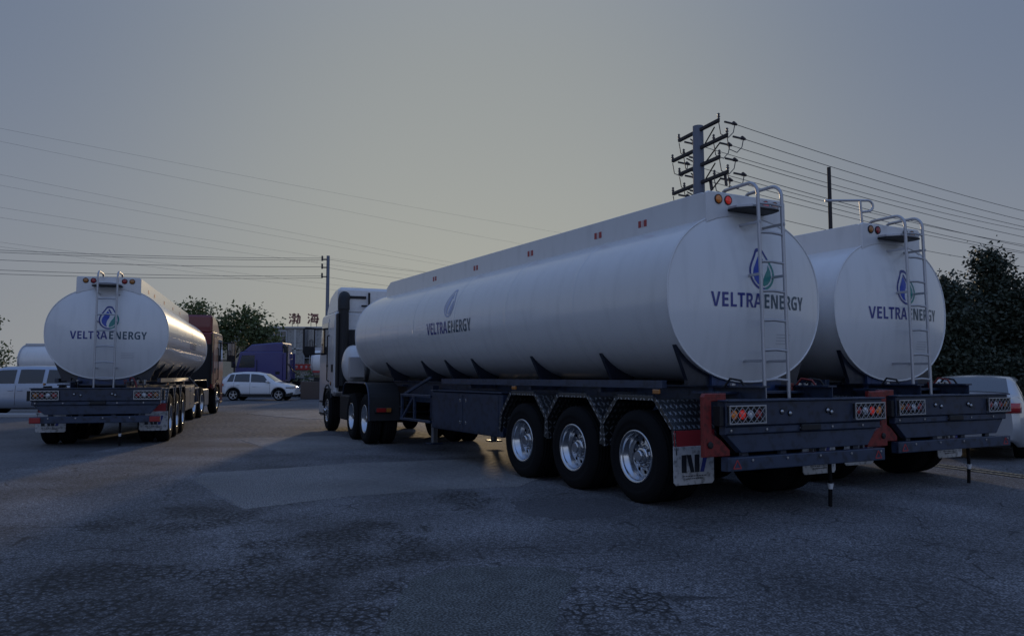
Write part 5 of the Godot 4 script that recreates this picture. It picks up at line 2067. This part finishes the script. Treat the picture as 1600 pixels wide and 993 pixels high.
# ---------------------------------------------------------------- the scene
func _ready() -> void:
	rng.seed = 11
	set_up()
	make_materials()
	build_ground()
	build_buildings()
	# trees
	M.bark = mat(Color(0.05, 0.042, 0.035), 0.9)
	var leaf_a := mat(Color(0.11, 0.14, 0.06), 0.6)
	leaf_a.vertex_color_use_as_albedo = true
	leaf_a.backlight_enabled = true
	leaf_a.backlight = Color(0.55, 0.6, 0.3)
	var leaf_b: StandardMaterial3D = leaf_a.duplicate()
	leaf_b.albedo_color = lin(0.045, 0.06, 0.038)
	leaf_b.backlight = Color(0.2, 0.22, 0.1)
	var leaf_c: StandardMaterial3D = leaf_a.duplicate()
	leaf_c.albedo_color = lin(0.12, 0.12, 0.04)
	rng.seed = 3
	var gl := "leafy trees behind the left tanker"
	build_tree("broad leafy tree just right of the left tanker, tallest of the left trees", Vector3(-24.4, 0, -60), [[Vector3(-1.6, 5.3, 0), Vector3(1.5, 1.5, 1.4)], [Vector3(0.6, 5.7, 0.2), Vector3(1.6, 1.4, 1.4)], [Vector3(2.0, 4.6, -0.2), Vector3(1.3, 1.3, 1.2)], [Vector3(-2.8, 4.4, 0), Vector3(1.2, 1.3, 1.2)]], 0.30, 4200, leaf_a, 3.2, 0.18, gl)
	build_tree("thin-trunked leafy tree above the rear of the white crossover", Vector3(-20.4, 0, -59), [[Vector3(-0.6, 5.2, 0), Vector3(1.4, 1.1, 1.2)], [Vector3(0.9, 5.4, 0.1), Vector3(1.3, 1.3, 1.2)], [Vector3(1.6, 4.3, 0), Vector3(1.1, 0.9, 1.0)], [Vector3(2.3, 4.6, 0.1), Vector3(1.0, 0.8, 0.9)], [Vector3(-0.3, 4.0, 0.2), Vector3(1.0, 0.8, 0.9)]], 0.30, 3200, leaf_a, 3.0, 0.13, gl)
	build_tree("small yellow-green tree in front of the grey office building", Vector3(-24.6, 0, -78), [[Vector3(-1.0, 4.9, 0), Vector3(1.7, 1.2, 1.2)], [Vector3(1.0, 4.6, 0.1), Vector3(1.4, 1.0, 1.1)], [Vector3(0.2, 3.7, 0), Vector3(1.6, 0.8, 1.0)]], 0.22, 4200, leaf_c, 2.8, 0.14, gl)
	build_tree("tree cut by the left frame edge above the minivan", Vector3(-31.6, 0, -48), [[Vector3(0.4, 2.6, 0), Vector3(1.2, 0.8, 1.2)], [Vector3(-0.2, 4.5, 0), Vector3(1.0, 0.7, 1.0)], [Vector3(-1.6, 3.6, 0), Vector3(1.6, 1.4, 1.2)]], 0.2, 4200, leaf_a, 2.2, 0.15, gl)
	var gr := "dark trees on the right"
	build_tree("tall dark tree with a peaked top right of the rightmost tanker", Vector3(17.4, 0, -29), [[Vector3(0, 5.3, 0), Vector3(0.75, 0.9, 0.7)], [Vector3(0.3, 4.2, 0.1), Vector3(1.4, 1.1, 1.2)], [Vector3(-0.8, 3.2, 0), Vector3(1.5, 1.3, 1.3)], [Vector3(1.0, 2.9, 0), Vector3(1.6, 1.4, 1.4)], [Vector3(0.0, 1.6, 0.2), Vector3(2.2, 1.2, 1.4)]], 0.16, 30000, leaf_b, 2.4, 0.16, gr)
	build_tree("lower dark tree against the edge of the rightmost tank", Vector3(15.0, 0, -28), [[Vector3(0.2, 4.3, 0), Vector3(0.8, 0.8, 0.8)], [Vector3(0.0, 3.1, 0), Vector3(1.5, 1.2, 1.3)], [Vector3(0.2, 1.6, 0.2), Vector3(1.8, 1.3, 1.3)]], 0.16, 20000, leaf_b, 2.0, 0.14, gr)
	build_tree("dark tree at the right frame edge behind the silver sedan", Vector3(20.0, 0, -29), [[Vector3(0.3, 3.9, 0), Vector3(1.4, 1.0, 1.2)], [Vector3(-0.7, 3.3, 0), Vector3(1.4, 1.1, 1.2)], [Vector3(0.2, 2.3, 0), Vector3(1.8, 1.3, 1.4)], [Vector3(0, 1.2, 0), Vector3(2.0, 1.0, 1.4)]], 0.16, 24000, leaf_b, 2.0, 0.15, gr)
	build_tree("clipped dark hedge bush between the crossover nose and the grey building", Vector3(-17.0, 0, -66), [[Vector3(-1.2, 1.1, 0), Vector3(1.2, 0.9, 0.8)], [Vector3(0.6, 1.2, 0), Vector3(1.3, 0.9, 0.8)], [Vector3(2.2, 1.1, 0), Vector3(1.2, 0.9, 0.8)]], 0.16, 3000, leaf_a, 0.5, 0.1, gl, "bush")
	build_poles()
	# ---- vehicles
	rng.seed = 5
	var gt := "white tanker trailers"
	var A := build_trailer("nearest white tanker trailer, its long left side and rear head in full view", Vector3(2.50, 0, -9.866), 29.0, gt)
	var B := copy_of(A, "white tanker trailer at the right, half hidden behind the nearest one", Vector3(2.50 + 2.62, 0, -9.866 - 1.92), 29.0)
	var C := copy_of(A, "white tanker trailer at the left, coupled to the red cab", Vector3(-8.86, 0, -17.72), 16.7)
	for o in A.find_children("*", "MeshInstance3D", true, false):
		if o.name.begins_with("marker_lamp_red") or o.name.begins_with("tail_lamp"):
			o.material_override = M.red_lit
		elif o.name.begins_with("turn_lamp") or o.name.begins_with("marker_lamp_amber"):
			o.material_override = M.amber_lit
	for T in [B, C]:
		for o in T.find_children("corner_bracket*", "MeshInstance3D", true, false):
			var right: bool = o.get_aabb().get_center().x > 0.0
			if T == C or right:
				o.get_parent().remove_child(o)
				o.free()
	# extra rear lamps on the left trailer's underrun bar
	for sd in [-1.0, 1.0]:
		var st := new_st()
		box(st, Vector3(sd * 1.10, 0.565, 1.452), Vector3(0.2, 0.11, 0.02), 0.006)
		obj("bar_lamp", st, M.red_lens, C)
	# raised handrail on the right trailer
	var H := sub("handrail", B)
	var st := new_st()
	tube(st, [Vector3(-0.30, 3.45, 0.35), Vector3(-0.33, 3.95, 0.34)], 0.018, 8)
	obj("post", st, M.galv, H)
	st = new_st()
	var hp := [Vector3(-0.72, 3.97, 0.05), Vector3(-0.34, 3.96, 0.33), Vector3(-0.28, 3.955, 0.38)]
	for k in 9:
		var a := PI * k / 8.0
		hp.append(Vector3(-0.25 + 0.075 * sin(a), 3.875 + 0.08 * cos(a), 0.40 + 0.03 * sin(a)))
	hp.append(Vector3(-0.32, 3.79, 0.35))
	tube(st, hp, 0.018, 8)
	obj("rail", st, M.galv, H)
	build_tractor("white truck cab and chassis pulling the nearest tanker", Vector3(-2.28, 0, -18.33), 23.0, M.cab_white, M.black)
	build_tractor("red truck cab with tan sides pulling the left tanker", Vector3(-11.9, 0, -27.1), 11.0, M.cab_red, M.black, 2.3, false, M.cab_gold)
	build_tractor("blue truck cab parked side-on behind the white crossover", Vector3(-13.8, 0, -56.5), 90.0, M.cab_blue, M.cab_blue, 3.3, false)
	build_car("crossover", "white crossover parked side-on in front of the blue truck cab", "car", Vector3(-15.05, 0, -48.0), -90.0, suv())
	build_car("sedan", "silver sedan seen from its rear corner at the right edge", "car", Vector3(9.26, 0, -15.9), -36.0, sedan())
	build_car("minivan", "pale minivan parked side-on left of the left tanker", "van", Vector3(-18.3, 0, -30.5), 90.0, van())
	build_parked_tanker("pale tanker truck parked behind the minivan", Vector3(-27.4, 0, -45.0), 0.0, "parked tanker trucks far behind")
	build_parked_tanker("round-ended grey tanker truck parked behind the white cab mirror", Vector3(-12.95, 0, -52.0), 0.0, "parked tanker trucks far behind")
